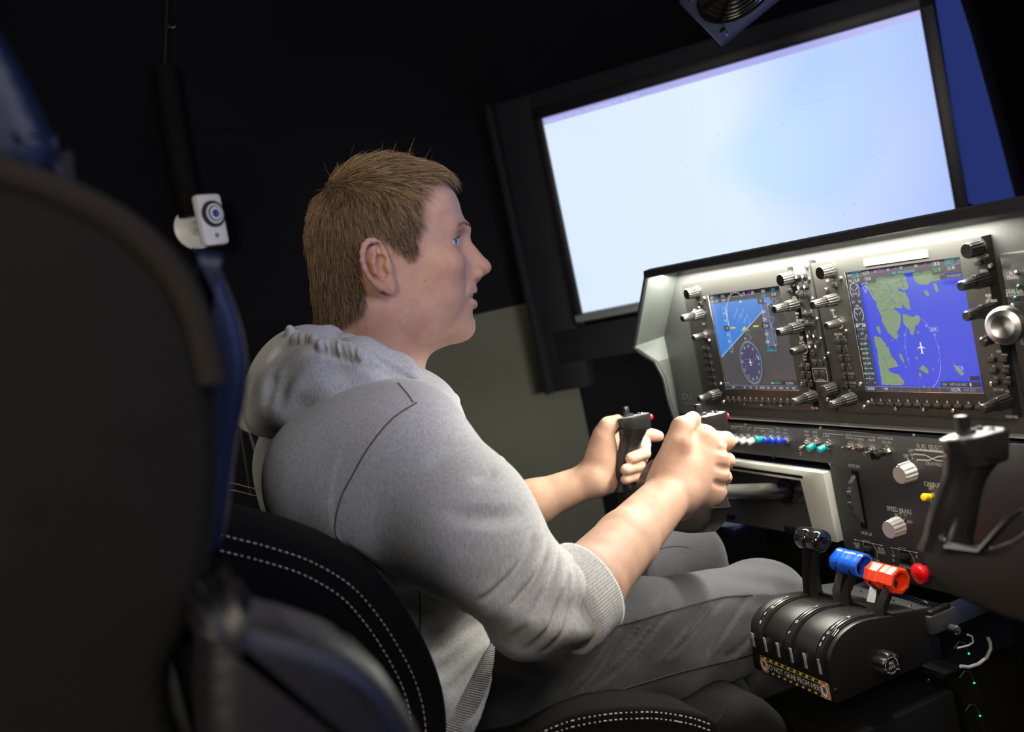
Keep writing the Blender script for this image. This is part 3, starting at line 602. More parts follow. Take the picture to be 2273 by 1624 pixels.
# compass rose
c=Zp(770,1008); ru,rv=.0270,.0345; d.circ(c[0],c[1],ru,rv,(.055,.055,.12),40)
for k_ in range(72):
    an=math.radians(k_*5); f0=.90 if k_%2==0 else .94; d.line([(c[0]+ru*f0*math.cos(an),c[1]+rv*f0*math.sin(an)),(c[0]+ru*math.cos(an),c[1]+rv*math.sin(an))],.0005,WT)
for i,t in enumerate(('30','33','N','3','6','E','12','15','S','21','24','W')):
    an=math.radians(115-i*30); d.text(t,c[0]+ru*.76*math.cos(an),c[1]+rv*.76*math.sin(an)-.002,.0040,WT,'c',.7)
def plane(dr,u,v,s,col):
    dr.poly([(u-s*.07,v+s*.5),(u+s*.07,v+s*.5),(u+s*.09,v-s*.4),(u-s*.09,v-s*.4)],col); dr.poly([(u-s*.5,v-s*.02),(u,v+s*.2),(u+s*.5,v-s*.02),(u,v+s*.04)],col); dr.poly([(u-s*.22,v-s*.45),(u,v-s*.28),(u+s*.22,v-s*.45),(u,v-s*.4)],col)
plane(d,c[0],c[1],.011,WT)
d.line([(c[0]-.013,c[1]+.006),(c[0]+.004,c[1]+.006)],.0007,MG); d.line([(c[0]+.010,c[1]+.004),(c[0]+.022,c[1]+.008)],.0009,MG); d.line([(c[0]-.018,c[1]-.007),(c[0]-.009,c[1]-.004)],.0007,MG); d.rect(c[0]+.021,c[1]+.004,c[0]+.024,c[1]+.010,CY_)
d.rect(c[0]-.006,c[1]+rv+.001,c[0]+.003,c[1]+rv+.007,K); d.text('294',c[0]-.0015,c[1]+rv+.002,.0042,WT,'c',.7)
# bottom bars
d.rect(u0,v0,u1,v0+.0062,(.03,.03,.05)); d.line([(u0,v0+.0063),(u1,v0+.0063)],.0005,(.3,.33,.5))
for i,t in enumerate(('','INSET','','PFD','OBS','CDI','ADF/DME','XPDR','IDENT','TMR/REF','NRST','ALERTS')):
    uu=u0+W_*(i+.5)/12; 
    if t: d.text(t,uu,v0+.0016,.0030,WT,'c',.62)
    d.line([(u0+W_*i/12,v0),(u0+W_*i/12,v0+.006)],.0004,(.25,.27,.4))
d.rect(u0,v0+.0075,u0+.014,v0+.0135,K); d.text('OAT +15C',u0+.001,v0+.009,.003,WT,'l',.6)
d.rect(u1-.062,v0+.0075,u1,v0+.0135,(.015,.015,.03)); d.text('XPDR',u1-.060,v0+.009,.0034,WT,'l',.7); d.text('1200 ALT',u1-.050,v0+.009,.0038,GN,'l',.7); d.text('LCL 20:53:11',u1-.024,v0+.009,.0034,WT,'l',.7)
d.build('display','lcd',pfd)
MB().box((XD+.004,(ps[0]+ps[1])/2,(ps[2]+ps[3])/2),(.004,ps[0]-ps[1]+.004,ps[2]-ps[3]+.004)).build('backplate','dark',pfd)
for k_,x,y in (('vol',1524,653),('dual',1514,707),('small',1539,750),('dual',1551,886),('vol',1732,622),('dual',1718,687),('dual',1727,738),('small',1757,781),('dual',1760,893)): put(k_,x,y,pfd)
for x,y in ((1562,662),(1551,683),(1541,690),(1573,756),(1599,852),(1605,892),(1651,895),(1690,897),(1732,898),(1767,650),(1779,853)): put('screw',x,y,pfd)
put('btn',1552,674,pfd); put('btn',1751,646,pfd)
def grid(par,p00,p11,nc,nr,kind='btn',X=None):
    A=PX(*p00,XL if X is None else X); B=PX(*p11,XL if X is None else X); out=[]
    for r_ in range(nr):
        for c_ in range(nc):
            y=A[1]+(B[1]-A[1])*(c_/(nc-1) if nc>1 else 0); z=A[2]+(B[2]-A[2])*(r_/(nr-1) if nr>1 else 0)
            X_=XL if X is None else X
            inst('soft_key' if kind=='key' else 'button',shared(kind,key_me if kind=='key' else btn_me),'plastic',par,(X_,y,z)); out.append((-y,z))
    return out
pr=panel_draw(XL-.0003)
def capt(out,names,h=.0028,dv=.0042):
    for (u,v),t in zip(out,names):
        if t: pr.text(t,u,v+dv,h,WH,'c',.7)
capt(grid(pfd,(1781,816),(1802,853),2,3),('D','MENU','FPL','PROC','CLR','ENT'))
capt(grid(pfd,(1564,775),(1588,853),2,6),('AP','FD','HDG','ALT','NAV','VNV','APR','BC','VS','UP','FLC','DN'),.0022)
kk=grid(pfd,(1618,889),(1764,889.5),12,1,'key')
for u,v in kk: pr.poly([(u-.0017,v+.0045),(u+.0017,v+.0045),(u,v+.0085)],WH)
def tp(t,x,y,h=.0032): u,v=uv(x,y,XL); pr.text(t,u,v-h/2,h,WH,'c',.7)
for t,x,y in (('NAV',1555,641),('PUSH',1563,718),('HDG',1563,735),('COM',1762,632),('EMERG',1765,659),('PUSH',1770,695),('1-2',1770,703),('CRS  BARO',1776,710),('PUSH',1780,748),('STD',1780,753),('RANGE',1781,760),('PUSH',1788,790),('PAN',1788,797),('FMS',1800,866),('PUSH CRSR',1810,905)): tp(t,x,y)
pr.build('lettering','sticker',pfd)

# ---- right unit: moving map
mbx=(1.1085,.8215,1.0668,.8575); mscr=(1.0449,.8558,1.0478,.8880)
mfd=unit('flight_display','display unit with deep blue moving map and green islands','instrument display',mbx,mscr,None)
d=Draw((XD,0,0),(0,-1,0),(0,0,1),(-1,0,0),.00002)
def Z3(u,v): return uv(1850+u/3.868,520+v/3.868,XD)
u0,u1,v0,v1=-mscr[0],-mscr[1],mscr[3],mscr[2]; W_=u1-u0; H_=v1-v0
d.rect(u0-.002,v0-.002,u1+.002,v1+.002,(.036,.066,.70))
LAND=(.20,.30,.165)
def clampu(p): return (min(max(p[0],u0+.0215),u1),min(max(p[1],v0+.0062),v1-.0115))
def land(pts,col=LAND): d.poly([clampu(Z3(*p)) for p in pts],col)
rs=random.Random(5)
def rough(pts,amp=7):
    out=[]
    for (a,b),(c_,e) in zip(pts,pts[1:]+pts[:1]):
        n=max(1,int(math.hypot(c_-a,e-b)/22))
        for i in range(n): out.append((a+(c_-a)*i/n+(rs.uniform(-amp,amp) if i else 0),b+(e-b)*i/n+(rs.uniform(-amp,amp) if i else 0)))
    return out
L1=[(245,380),(440,365),(600,340),(628,370),(645,460),(600,482),(565,460),(550,480),(615,495),(650,570),(663,645),(640,645),(592,600),(585,635),(520,625),(530,650),(572,680),(580,740),(570,800),(545,840),(550,895),(525,900),(490,860),(440,790),(400,680),(360,570),(300,480),(275,410)]
L5=[(350,870),(400,880),(455,940),(450,970),(470,960),(490,1020),(500,1050),(540,1090),(565,1130),(500,1145),(468,1150),(490,1180),(560,1200),(610,1260),(600,1290),(415,1290),(400,1180),(388,1080),(380,1010),(362,960)]
for L in (L1,[(680,335),(940,290),(960,380),(915,390),(850,400),(810,430),(740,430),(700,400),(685,370)],[(598,680),(650,700),(690,712),(710,690),(740,700),(745,745),(700,790),(690,860),(670,865),(650,810),(605,770),(598,720)],L5): land(rough(L))
for L in ([(775,485),(800,480),(825,510),(815,540),(790,515)],[(860,420),(885,420),(905,480),(885,500),(865,460)],[(365,790),(395,790),(410,850),(390,850)],[(560,1020),(585,1030),(600,1060),(615,1105),(600,1100),(570,1050)],[(615,1125),(635,1140),(625,1148)],[(705,1045),(725,1060),(720,1078),(708,1062)],[(735,1150),(770,1120),(800,1145),(820,1175),(810,1200),(780,1180),(760,1170)],[(735,1185),(755,1190),(755,1220),(738,1222)],[(1025,1105),(1060,1130),(1090,1160),(1125,1190),(1110,1215),(1080,1200),(1050,1160)],[(720,830),(738,832),(732,855),(722,850)],[(495,900),(512,905),(505,918)],[(540,905),(556,908),(548,920)],[(560,862),(570,866),(562,876)]): land(rough(L,3))
def inside(p,poly):
    r_=False
    for (a,b),(c_,e) in zip(poly,poly[1:]+poly[:1]):
        if (b>p[1])!=(e>p[1]) and p[0]<(c_-a)*(p[1]-b)/(e-b)+a: r_=not r_
    return r_
for L,n in ((L1,70),(L5,34)):
    xs=[p[0] for p in L]; ys=[p[1] for p in L]
    for i in range(n):
        x,y=rs.uniform(min(xs),max(xs)),rs.uniform(min(ys),max(ys)); r_=rs.uniform(3,16)
        if all(inside((x+r_*1.6*math.cos(t),y+r_*1.6*math.sin(t)),L) for t in (0,1.5,3,4.5)):
            c_=rs.choice([(.17,.26,.14),(.25,.33,.21),(.27,.31,.22),(.16,.25,.17)]); an=rs.uniform(0,3)
            land([(x+r_*1.5*math.cos(t+an)*(.5+.5*rs.random()),y+r_*math.sin(t+an)*(.5+.5*rs.random())) for t in np.linspace(0,5.5,8)],c_)
for a,b_ in (((440,390),(500,470)),((480,520),(545,600)),((590,360),(610,460)),((330,470),(345,520)),((430,1040),(470,1120)),((420,660),(470,640)),((500,560),(520,580))): d.line([clampu(Z3(*a)),clampu(Z3(*b_))],.0008,(.05,.08,.6))
d.rect(u0,v1-.0115,u1,v1,K); d.rect(u0,v1-.0175,u0+W_*.27,v1,(.02,.02,.035)); d.rect(u0+W_*.76,v1-.0175,u1,v1,(.02,.02,.035))
for t,fx,fy,c,al,h in (('NAV1',.01,.003,WT,'l',.003),('111.25',.055,.002,CY_,'l',.0048),('113.70',.155,.002,WT,'l',.0048),('NAV2',.01,.0100,WT,'l',.003),('116.80',.055,.0092,WT,'l',.0048),('118.60',.165,.0092,WT,'l',.0048),('GS',.27,.002,WT,'l',.0034),('175KT',.295,.0015,MG,'l',.0052),('DIS',.385,.002,WT,'l',.0034),('____NM',.42,.002,MG,'l',.0034),('ETE',.50,.002,WT,'l',.0034),('__:__',.545,.002,MG,'l',.0034),('ESA',.63,.002,WT,'l',.0034),('_____FT',.67,.002,MG,'l',.0034),('MAP - NAVIGATION PAGE',.43,.0073,CY_,'l',.0034),('128.30',.775,.002,WT,'l',.0046),('128.27',.885,.002,CY_,'l',.0046),('121.80',.775,.0092,GN,'l',.0048),('121.90',.885,.0092,WT,'l',.0046)):
    d.text(t,u0+W_*fx,v1-fy-h,h,c,al,.66)
d.frame(u0+W_*.05,v1-.0078,u0+W_*.145,v1-.0010,.0004,CY_); d.frame(u0+W_*.88,v1-.0078,u0+W_*.985,v1-.001,.0004,CY_)
d.rect(u1-.034,v1-.0235,u1-.001,v1-.0185,K); d.text('TO WAYPOINT',u1-.003,v1-.0225,.003,(.4,.42,.5),'r',.7)
d.rect(u0,v0,u0+.0212,v1-.0175,(.022,.026,.055)); cx_=u0+.0106
def gauge(cy,r,lab,t1,t2,t3):
    d.arc(cx_,cy,r,-55,-125+0,.0004,(.022,.026,.055),2); d.arc(cx_,cy,r,120,235,.0006,WT,14,r*1.25); d.arc(cx_,cy,r,60,-55,.0006,WT,14,r*1.25)
    for k_ in list(range(125,236,14))+list(range(-55,61,14)): an=math.radians(k_); d.line([(cx_+r*.82*math.cos(an),cy+r*1.02*math.sin(an)),(cx_+r*math.cos(an),cy+r*1.25*math.sin(an))],.0005,WT)
    for t,v in lab: d.text(t,cx_,cy+v,.0030,WT,'c',.7)
    d.line([(cx_-.001,cy-.001),(cx_-r*.7,cy+r*.45)],.0006,WT); d.line([(cx_+.001,cy-.001),(cx_+r*.7,cy+r*.45)],.0006,WT)
    d.text(t1,cx_-.006,cy-r*1.25-.006,.0034,WT,'c',.7); d.text(t2,cx_+.006,cy-r*1.25-.006,.0034,WT,'c',.7)
gauge(v0+H_*.845,.0085,(('MAP',.0085),('IN HG',-.006)),'26.1','26.1','')
gauge(v0+H_*.645,.0085,(('2000',.010),('RPM',.006)),'2690','2690','')
bars=(('FFLOW GPH',.535,('10.5','10.5'),[(.0,.85,(.05,.3,.1)),(.85,1,(.6,.05,.03))],.62),('CHT',.455,('0','30'),[(.0,.3,(.03,.1,.08)),(.3,.85,(.05,.3,.1)),(.85,1,(.6,.05,.03))],.75),('OIL TEMP',.37,None,[(0,.22,(.6,.5,.05)),(.22,1,(.06,.35,.12))],.6),('OIL PRES',.29,None,[(0,.12,(.6,.06,.03)),(.12,.3,(.6,.5,.05)),(.3,.9,(.06,.35,.12)),(.9,1,(.6,.06,.03))],.62),('ALT LOAD',.205,None,[(0,.9,(.06,.35,.12)),(.9,1,(.6,.5,.05))],.2),('FUEL QTY GAL',.12,('0','71'),[(0,.15,(.6,.5,.05)),(.15,1,(.06,.35,.12))],.5))
for t,f_,nn,segs,pt in bars:
    vv=v0+H_*f_; d.text(t,cx_,vv+.0030,.0030,WT,'c',.68)
    for a,b_,c_ in segs: d.rect(u0+.003+.0155*a,vv-.0032,u0+.003+.0155*b_,vv-.0014,c_)
    d.line([(u0+.003,vv-.0014),(u0+.0185,vv-.0014)],.0003,GR)
    um=u0+.003+.0155*pt; d.text('2',um,vv-.0022,.0030,WT,'c',.6); d.text('1',um,vv-.0060,.0028,WT,'c',.6)
    if nn and t!='FUEL QTY GAL': d.text(nn[0],u0+.0035,vv+.0002,.0030,WT,'c',.6); d.text(nn[1],u0+.0178,vv+.0002,.0030,WT,'c',.6)
    if t=='FUEL QTY GAL': d.text('0',u0+.003,vv-.0095,.003,WT,'c',.6); d.text('71',u0+.018,vv-.0095,.003,WT,'c',.6)
d.line([(u0+.0213,v0+.006),(u0+.0213,v1-.0175)],.0004,(.15,.17,.3))
q=Z3(775,972); plane(d,q[0],q[1],.0155,WT)
q=Z3(785,1010); d.arc(q[0],q[1],.0265,-75,200,.00035,(.35,.4,.9),50,.044); d.arc(q[0],q[1],.0265,250,340,.0005,(.5,.55,.8),20,.044)
for t,u,v in (('21',632,868),('15',893,868),('S',630,970),('9',928,975),('3',925,1085),('6',880,1158),('30',822,790),('S',668,1075)): p=Z3(u,v); d.text(t,p[0],p[1],.0034,(.5,.55,.9),'c',.7)
p=Z3(880,808); d.frame(p[0]-.0065,p[1]-.0025,p[0]+.0065,p[1]+.0025,.0004,(.4,.5,.7)); d.text('500 NM',p[0],p[1]-.0016,.003,WT,'c',.6)
p=Z3(1112,1145); d.text('TOR',p[0],p[1]-.002,.005,(.5,.5,.85),'c',.7)
p=Z3(295,450); d.line([(p[0]-.005,p[1]+.005),(p[0]+.005,p[1]+.006),(p[0]-.001,p[1]-.007)],.0006,WT,True); d.text('N',p[0],p[1],.0035,WT)
d.rect(u1-.060,v0+.0067,u1,v0+.0130,(.02,.02,.04)); d.text('MAP',u1-.057,v0+.0082,.0034,CY_,'l',.75); d.text('WPT AUX NRST',u1-.046,v0+.0082,.0034,(.4,.4,.45),'l',.75); d.rect(u1-.016,v0+.008,u1-.014,v0+.0118,WT)
d.rect(u1-.014,v0+.0150,u1,v0+.0200,K)
d.rect(u0,v0,u1,v0+.0062,(.055,.045,.075)); d.line([(u0,v0+.0063),(u1,v0+.0063)],.0005,(.25,.27,.45))
for i in range(12): d.line([(u0+W_*i/12,v0),(u0+W_*i/12,v0+.006)],.0004,(.3,.3,.4))
d.text('ENGINE',u0+.010,v0+.0016,.0034,WT,'c',.7); d.text('MAP',u0+W_*.2,v0+.0016,.0034,WT,'c',.7); d.text('DCLTR',u0+W_*.80,v0+.0016,.0038,WT,'c',.8); d.text('SHW CHRT',u0+W_*.91,v0+.0016,.0036,(.25,.25,.4),'c',.7)
d.build('display','lcd',mfd)
MB().box((XD+.004,(mscr[0]+mscr[1])/2,(mscr[2]+mscr[3])/2),(.004,mscr[0]-mscr[1]+.004,mscr[2]-mscr[3]+.004)).build('backplate','dark',mfd)
p0=PX(1916,574,XL);p1=PX(2057,549,XL); zc=(p0[2]+p1[2])/2
MB().box((XL-.0004,(p0[1]+p1[1])/2,1.0570),(.0008,.106,.0088)).build('blank_label','label',mfd)
for k_,x,y in (('vol',1820,606),('dual',1803,677),('small',1834,724),('dual',1844,899),('vol',2146,557),('dual',2132,635),('dual',2144,702),('dual',2180,908)): put(k_,x,y,mfd)
for x,y in ((1849,603),(1864,618),(1832,643),(1876,735),(1909,852),(1917,903),(1926,893),(1988,907),(2050,909),(2115,912),(2197,590),(2200,852)): put('screw',x,y,mfd)
put('btn',1850,633,mfd); put('btn',2170,583,mfd)
p=PX(2188,752,XL-.02); j=MB().lathe([(0,.0095),(.002,.0095),(.0022,.007),(.008,.0065)],(XL,p[1],p[2]),(-1,0,0),16).build('map_joystick','metal',mfd,30)
MB().lathe([(.006,.0055),(.010,.0068),(.024,.0062),(.026,.004)],(XL,p[1],p[2]),(-1,0,-.1),20,10,.1,(.010,.024)).build('joystick_cap','knob',j,40)
pr=panel_draw(XL-.0003)
capt(grid(mfd,(1861,757),(1895,858),2,6),('AP','FD','HDG','ALT','NAV','VNV','APR','BC','VS','NOSE UP','FLC','NOSE DN'))
capt(grid(mfd,(2204,798),(2241,848),2,3),('D','MENU','FPL','PROC','CLR','ENT'))
kk=grid(mfd,(1938,896),(2177,903),12,1,'key')
for u,v in kk: pr.poly([(u-.0017,v+.0045),(u+.0017,v+.0045),(u,v+.0085)],WH)
for t,x,y in (('NAV',1838,622),('ID',1848,618),('PUSH',1849,688),('1-2',1850,695),('HDG',1855,702),('PUSH',1862,704+4),('HDG SYNC',1862,741),('ALT',1888,866),('COM',2190,567),('EMERG',2186,600),('PUSH',2195,655),('1-2',2196,661),('CRS  BARO',2202,667),('PUSH',2190,765),('RANGE',2206,724),('PAN',2219,779),('DFLT MAP',2218,864),('FMS',2238,868),('PUSH CRSR',2248,924)): tp(t,x,y)
pr.build('lettering','sticker',mfd)

# ---- audio strip between the displays
ay0,ay1=1.1490,1.1150
aud=thing('audio_panel','narrow black strip of lit push buttons between both displays','audio panel',(XL,1.13,.857))
MB().box(((XL+XP)/2,(ay0+ay1)/2,.9635),(XP-XL,ay0-ay1,.215),.003).build('faceplate','bezel',aud)
pr=panel_draw(XL-.0003)
rows=((1786,612),(1792,642),(1798,672),(1806,705),(1812,735),(1818,762),(1823,790),(1829,826))
for i,(x,y) in enumerate(((1787,611),(1792,634),(1796,653),(1805,697),(1809,719),(1814,743),(1819,766))):
    A=PX(x,y,XL)
    for s_ in (.0065,-.0065):
        inst('button',shared('btn',btn_me),'plastic',aud,(XL,(ay0+ay1)/2+s_,A[2]))
        pr.text(('COM1','COM2','COM3','AUX','SPKR','MKR','DME')[i] if s_>0 else ('MIC1','MIC2','MIC3','PA','HI','ADF','NAV2')[i],-((ay0+ay1)/2+s_),A[2]+.0040,.0026,WH,'c',.7)
        if i in (0,1,5,6): pr.k+=200; pr.circ(-((ay0+ay1)/2+s_),A[2]-.0005,.0022,.0022,(.8,.8,.8),10); pr.k-=200
A=PX(1820,787,XL); inst('button',shared('btn',btn_me),'plastic',aud,(XL,(ay0+ay1)/2+.0065,A[2])); pr.text('AUX',-((ay0+ay1)/2+.0065),A[2]+.0045,.003,WH,'c',.7)
for x,y,t,t2 in ((1828,807,'MAN SQ','PLAY'),(1833,832,'PILOT','COPLT')):
    A=PX(x,y,XL)
    for s_,tt in ((.0065,t),(-.0065,t2)): inst('button',shared('btn',btn_me),'plastic',aud,(XL,(ay0+ay1)/2+s_,A[2])); pr.text(tt,-((ay0+ay1)/2+s_),A[2]+.0040,.0028,WH,'c',.65)
A=PX(1833,832,XL); pr.frame(-(ay0+ay1)/2-.0145,A[2]-.009,-(ay0+ay1)/2+.0145,A[2]+.010,.0008,WH); pr.text('INTERCOM',-(ay0+ay1)/2,A[2]-.0080,.0026,WH,'c',.7)
A=PX(1840,846,XL); pr.text('PILOT PASS',-(ay0+ay1)/2,A[2]-.001,.0036,WH,'c',.75)
pr.build('lettering','sticker',aud)
put('vol',1827,869,aud)
for x,y in ((1789,593),(1795,620),(1802,663),(1812,708),(1820,752),(1837,785),(1829,796),(1836,886)): put('screw',x,y,aud)

# ---- gear panel at the right edge with its chrome lever wheel
gr=thing('landing_gear_panel','black panel at the right edge with chrome wheel-shaped gear lever','gear panel',(XL,.74,.85))
MB().box(((XL+XP)/2,.745,.96),(XP-XL,.115,.17),.002).build('faceplate','quadblack',gr)
pr=panel_draw(XL-.0003)
def tg(t,x,y,h=.0044): u,v=uv(x,y,XL); pr.text(t,u,v-h/2,h,WH,'c',.8)
for t,x,y in (('IN',2244,606),('TRANS',2248,615),('GEAR DN',2251,645),('& LOCKED',2254,652),('L',2249,694),('A',2252,705),('N',2258,716),('D',2261,727),('I',2264,738),('N',2266,749),('G',2269,760)): tg(t,x,y)
pr.build('lettering','sticker',gr)
for x,y,c_ in ((2258,605,'metal'),(2263,636,'greenglass'),(2256,662,'greenglass'),(2250,678,'metal')): p=PX(x,y,XL); MB().lathe([(0,.0028),(.002,.0028),(.0035,.0015)],p,(-1,0,0),12).build('indicator_lamp',c_,gr)
kp=PX(2233,722,.868); ax=(-1,-.35,.0)
MB().cyl((XL,kp[1]-.004,kp[2]+.004),kp,.004).build('lever','metal',gr)
MB().lathe([(-.009,.012),(-.008,.018),(-.004,.0205),(.003,.0205),(.0075,.018),(.0095,.012),(.008,.008),(.0065,.0001)],kp,ax,32).build('gear_wheel_knob','chrome',gr)
# ================================================================ YOKES
def make_yoke(name,label,hub,yc,group,clip=False,wide=1.,gl=1.,go_=0.,shaft_to=None,yaw=0,roll=0):
    tilt=math.radians(14); c=Vector((-math.cos(tilt),0,math.sin(tilt))); b=Vector((math.sin(tilt),0,math.cos(tilt))); l=(Vector((yaw,-1,0)).normalized()+b*roll).normalized(); b=(b-l*b.dot(l)).normalized() # l: pilot's right
    H=Vector((hub[0],yc,hub[1]))
    def Q(u,v,w=0): return H+l*u+b*v+c*w
    y=thing(name,label,'control yoke',H)
    # body: wide wing with raised centre
    out=[(-.176,.004),(-.180,-.014),(-.170,-.034),(-.145,-.048),(-.10,-.054),(0,-.058)]
    top=[(0,.046),(-.035,.044),(-.065,.030),(-.090,.008),(-.115,-.004),(-.150,-.006),(-.166,.004)]
    out=[(u*wide,v) for u,v in out]; top=[(u*wide,v) for u,v in top]; bo_=0 if clip else -.013; poly=out+[(-u,v) for u,v in out[::-1][1:]]+[(-u,v) for u,v in top[::-1]]+top[1:]
    bm=bmesh.new(); A=[bm.verts.new(Q(u+bo_,v,.014)) for u,v in poly]; B=[bm.verts.new(Q(u*.985+bo_,v,-.016)) for u,v in poly]
    n=len(A); bm.faces.new(A); bm.faces.new(B[::-1])
    for i in range(n): bm.faces.new((A[i],B[i],B[(i+1)%n],A[(i+1)%n]))
    bmesh.ops.recalc_face_normals(bm,faces=bm.faces[:]); bmesh.ops.bevel(bm,geom=bm.edges[:],offset=.006,segments=3,profile=.5,affect='EDGES')
    bmesh.ops.triangulate(bm,faces=[f for f in bm.faces if len(f.verts)>4]); bm.verts.index_update()
    MB().add([v.co for v in bm.verts],[[v.index for v in f.verts] for f in bm.faces]).build('horn_body','yokeplastic',y,50); bm.free()
    for s in (-1,1):
        # metal inlay strip on the body top, at the foot of the grip
        st=MB().tube([Q(s*.178,-.006,.018),Q(s*.155,-.006,.019),Q(s*.118,-.004,.019),Q(s*.094,.022,.019),Q(s*.080,.033,.017)],[.003,.0038,.0038,.0036,.002],8); (st.build('edge_trim','metal',y) if clip else None)
        # grip: tapered oval column leaning inwards
        g=MB(); N=12; vs=[];fs=[]
        for i in range(N+1):
            t=i/N; u=s*(.158+go_-.028*t-(0 if clip or s<0 else .014*(1-t))); v=-.012+.102*gl*t; r1=.0165+.003*math.sin(t*6.3)*.4+(.004*(t-.8)/.2 if t>.8 else 0)+(.004*(1-t/.15) if t<.15 else 0); r2=r1*1.25; w=.004+.004*math.sin(t*3.1)
            for k_ in range(20): a=2*math.pi*k_/20; vs.append(Q(u+r1*math.cos(a),v,w+r2*math.sin(a)))
        for i in range(N):
            for k_ in range(20): k2=(k_+1)%20; fs.append((i*20+k_,i*20+k2,i*20+20+k2,i*20+20+k_))
        fs.append(tuple(range(20))); fs.append(tuple(range(N*20,N*20+20)))
        gobj=g.add(vs,fs).build('grip','gripplastic',y,50)
        # head: wedge block, long axis fore-aft and sloping, top plate (paler on the unheld yoke: lamp light put into its colour)
        hc=Q(s*(.128+go_),-.012+.111*gl,.004); fw=(-c*.96+b*.18).normalized(); up=fw.cross(l); up=up if up.z>0 else -up
        def hp(f,sd,u_): return hc+fw*f+l*(s*sd)+up*u_
        hp2=[(-.030,.0),(-.026,-.013),(-.010,-.019),(.020,-.018),(.030,-.010),(.031,.010),(.020,.018),(-.010,.019),(-.026,.013)]
        bm=bmesh.new(); A=[bm.verts.new(hp(f,q,.012)) for f,q in hp2]; B=[bm.verts.new(hp(f*.82+.002,q*.85,-.014)) for f,q in hp2]; n=len(A)
        bm.faces.new(A); bm.faces.new(B[::-1]); 
        for i in range(n): bm.faces.new((A[i],B[i],B[(i+1)%n],A[(i+1)%n]))
        bmesh.ops.recalc_face_normals(bm,faces=bm.faces[:]); bmesh.ops.bevel(bm,geom=bm.edges[:],offset=.003,segments=2,profile=.5,affect='EDGES'); bm.verts.index_update()
        ho=MB().add([v.co for v in bm.verts],[[v.index for v in f.verts] for f in bm.faces]).build('grip_head','gripplastic',y,40); bm.free()
        pl=MB(); pv=[hp(f*.86,q*.82,.0125) for f,q in hp2]; pv2=[hp(f*.86,q*.82,.0105) for f,q in hp2]; pl.add(pv+pv2,[tuple(range(n)),tuple(range(2*n-1,n-1,-1))]+[(i,(i+1)%n,n+(i+1)%n,n+i) for i in range(n)]).build('top_plate','litplate' if clip else 'topplate',ho)
        MB().box(hp(-.006,0,.014),(.014,.006,.004),.0008).build('switch_base','plastic',ho)
        MB().prism([(-.004,0),(.004,0),(.005,.014),(-.003,.0145)],-.0035,.0035,1,.0006)
        rk=MB(); bb=MB().box((0,0,.008),(.0085,.010,.016),.0012); R=Matrix((fw,l,up)).transposed(); rk.add([Vector(hp(-.010,0,.013))+R@Vector(p) for p in bb.v],bb.f); rk.build('trim_switch','plastic',ho)
        for q in (-.006,.006): MB().lathe([(0,.003),(.002,.003),(.003,.002)],hp(.014,q,.012),up,10).build('button','metal' if q<0 else 'plastic',ho)
        MB().lathe([(0,.005),(.004,.005),(.006,.003)],hp(.030,0,.004),fw,12).build('trigger','red',ho)
        MB().lathe([(0,.003),(.002,.003)],Q(s*.150,.002,.026),c,10).build('screw','metal',gobj)
    if shaft_to is not None: MB().cyl(Q(0,-.006,-.01),Q(0,-.006,-.01)-c*shaft_to,.0125,n=28).build('shaft','brushed',y); MB().lathe([(0,.019),(.006,.019),(.006,.0135)],Q(0,-.006,-.01)-c*(shaft_to-.02),c,24).build('collar','dark',y)
    MB().lathe([(0,.03),(.02,.028),(.028,.02)],Q(0,-.005,-.014),-c,24).build('hub','gripplastic',y)
    if clip: 
        bb=MB().box((0,0,0),(.004,.075,.016),.001,); R=Matrix((c,l,b)).transposed(); m_=MB(); 
        m_.add([Q(.022,.098,.03)+R@Vector(p) for p in bb.v],bb.f).build('chart_clip','whiteplastic',y); MB().tube([Q(.02,.04,0),Q(.02,.075,.018),Q(.02,.096,.028)],.005,8).build('clip_stem','gripplastic',y)
    return y,Q
MT['yokeplastic']=mat('brown_black_plastic',(.020,.016,.014),.42,bump=.15,bscale=900); MT['gripplastic']=mat('grip_plastic',(.016,.015,.015),.28,bump=.1,bscale=500); MT['topplate']=mat('grip_top_plate',(.30,.31,.33),.3,.2)
yk,YQ=make_yoke('control_yoke','black control yoke held in both hands by the man',(.722,.779),1.275,None,shaft_to=.22,yaw=-.12,roll=.07,wide=.95)
yk2,_=make_yoke('control_yoke','unheld black control yoke at the right edge, pale-topped grip',(.622,.836),.476,None,clip=True,wide=1.06,gl=.80,go_=.010,shaft_to=.30)

# ================================================================ THROTTLE QUADRANT
qd=thing('throttle_quadrant','black lever quadrant with black, blue and red levers and yellow-striped warning label','throttle quadrant',(.80,1.04,.50))
yR,yL_=.968,1.130
_c=smooth([Vector(p) for p in ((.713,.575,0),(.7145,.595,0),(.7205,.609,0),(.732,.6205,0),(.747,.6280,0),(.766,.6315,0),(.786,.6300,0),(.820,.6230,0))],42)
pf=[(.713,.547)]+[(p.x,p.y) for p in _c]+[(.888,.6095),(.888,.547)]
def inset(pf,d_):
    out=[]
    for x,z in pf: out.append((min(max(x+d_*(1 if x<.73 else .6),.0),.886),z-(d_ if z>.6 else 0)) if z>.5475 else (x+(d_ if x<.8 else 0),z+.001))
    return out
prs=[1.105,1.045,.985] # centres of the three lever pairs
slots=[]
for c_ in prs: slots+= [c_+.0075,c_-.0075]
slots.sort()
hs=MB(); edges=[yR]+sum([[s_-.0022,s_+.0022] for s_ in slots],[])+[yL_]
for i in range(0,len(edges),2):
    hs.prism(pf,edges[i],edges[i+1],1,.0008)
hs.build('housing','quadblack',qd,25)
MB().prism(inset(pf,.007),yR+.003,yL_-.003,1).build('slot_floor','dark',qd)
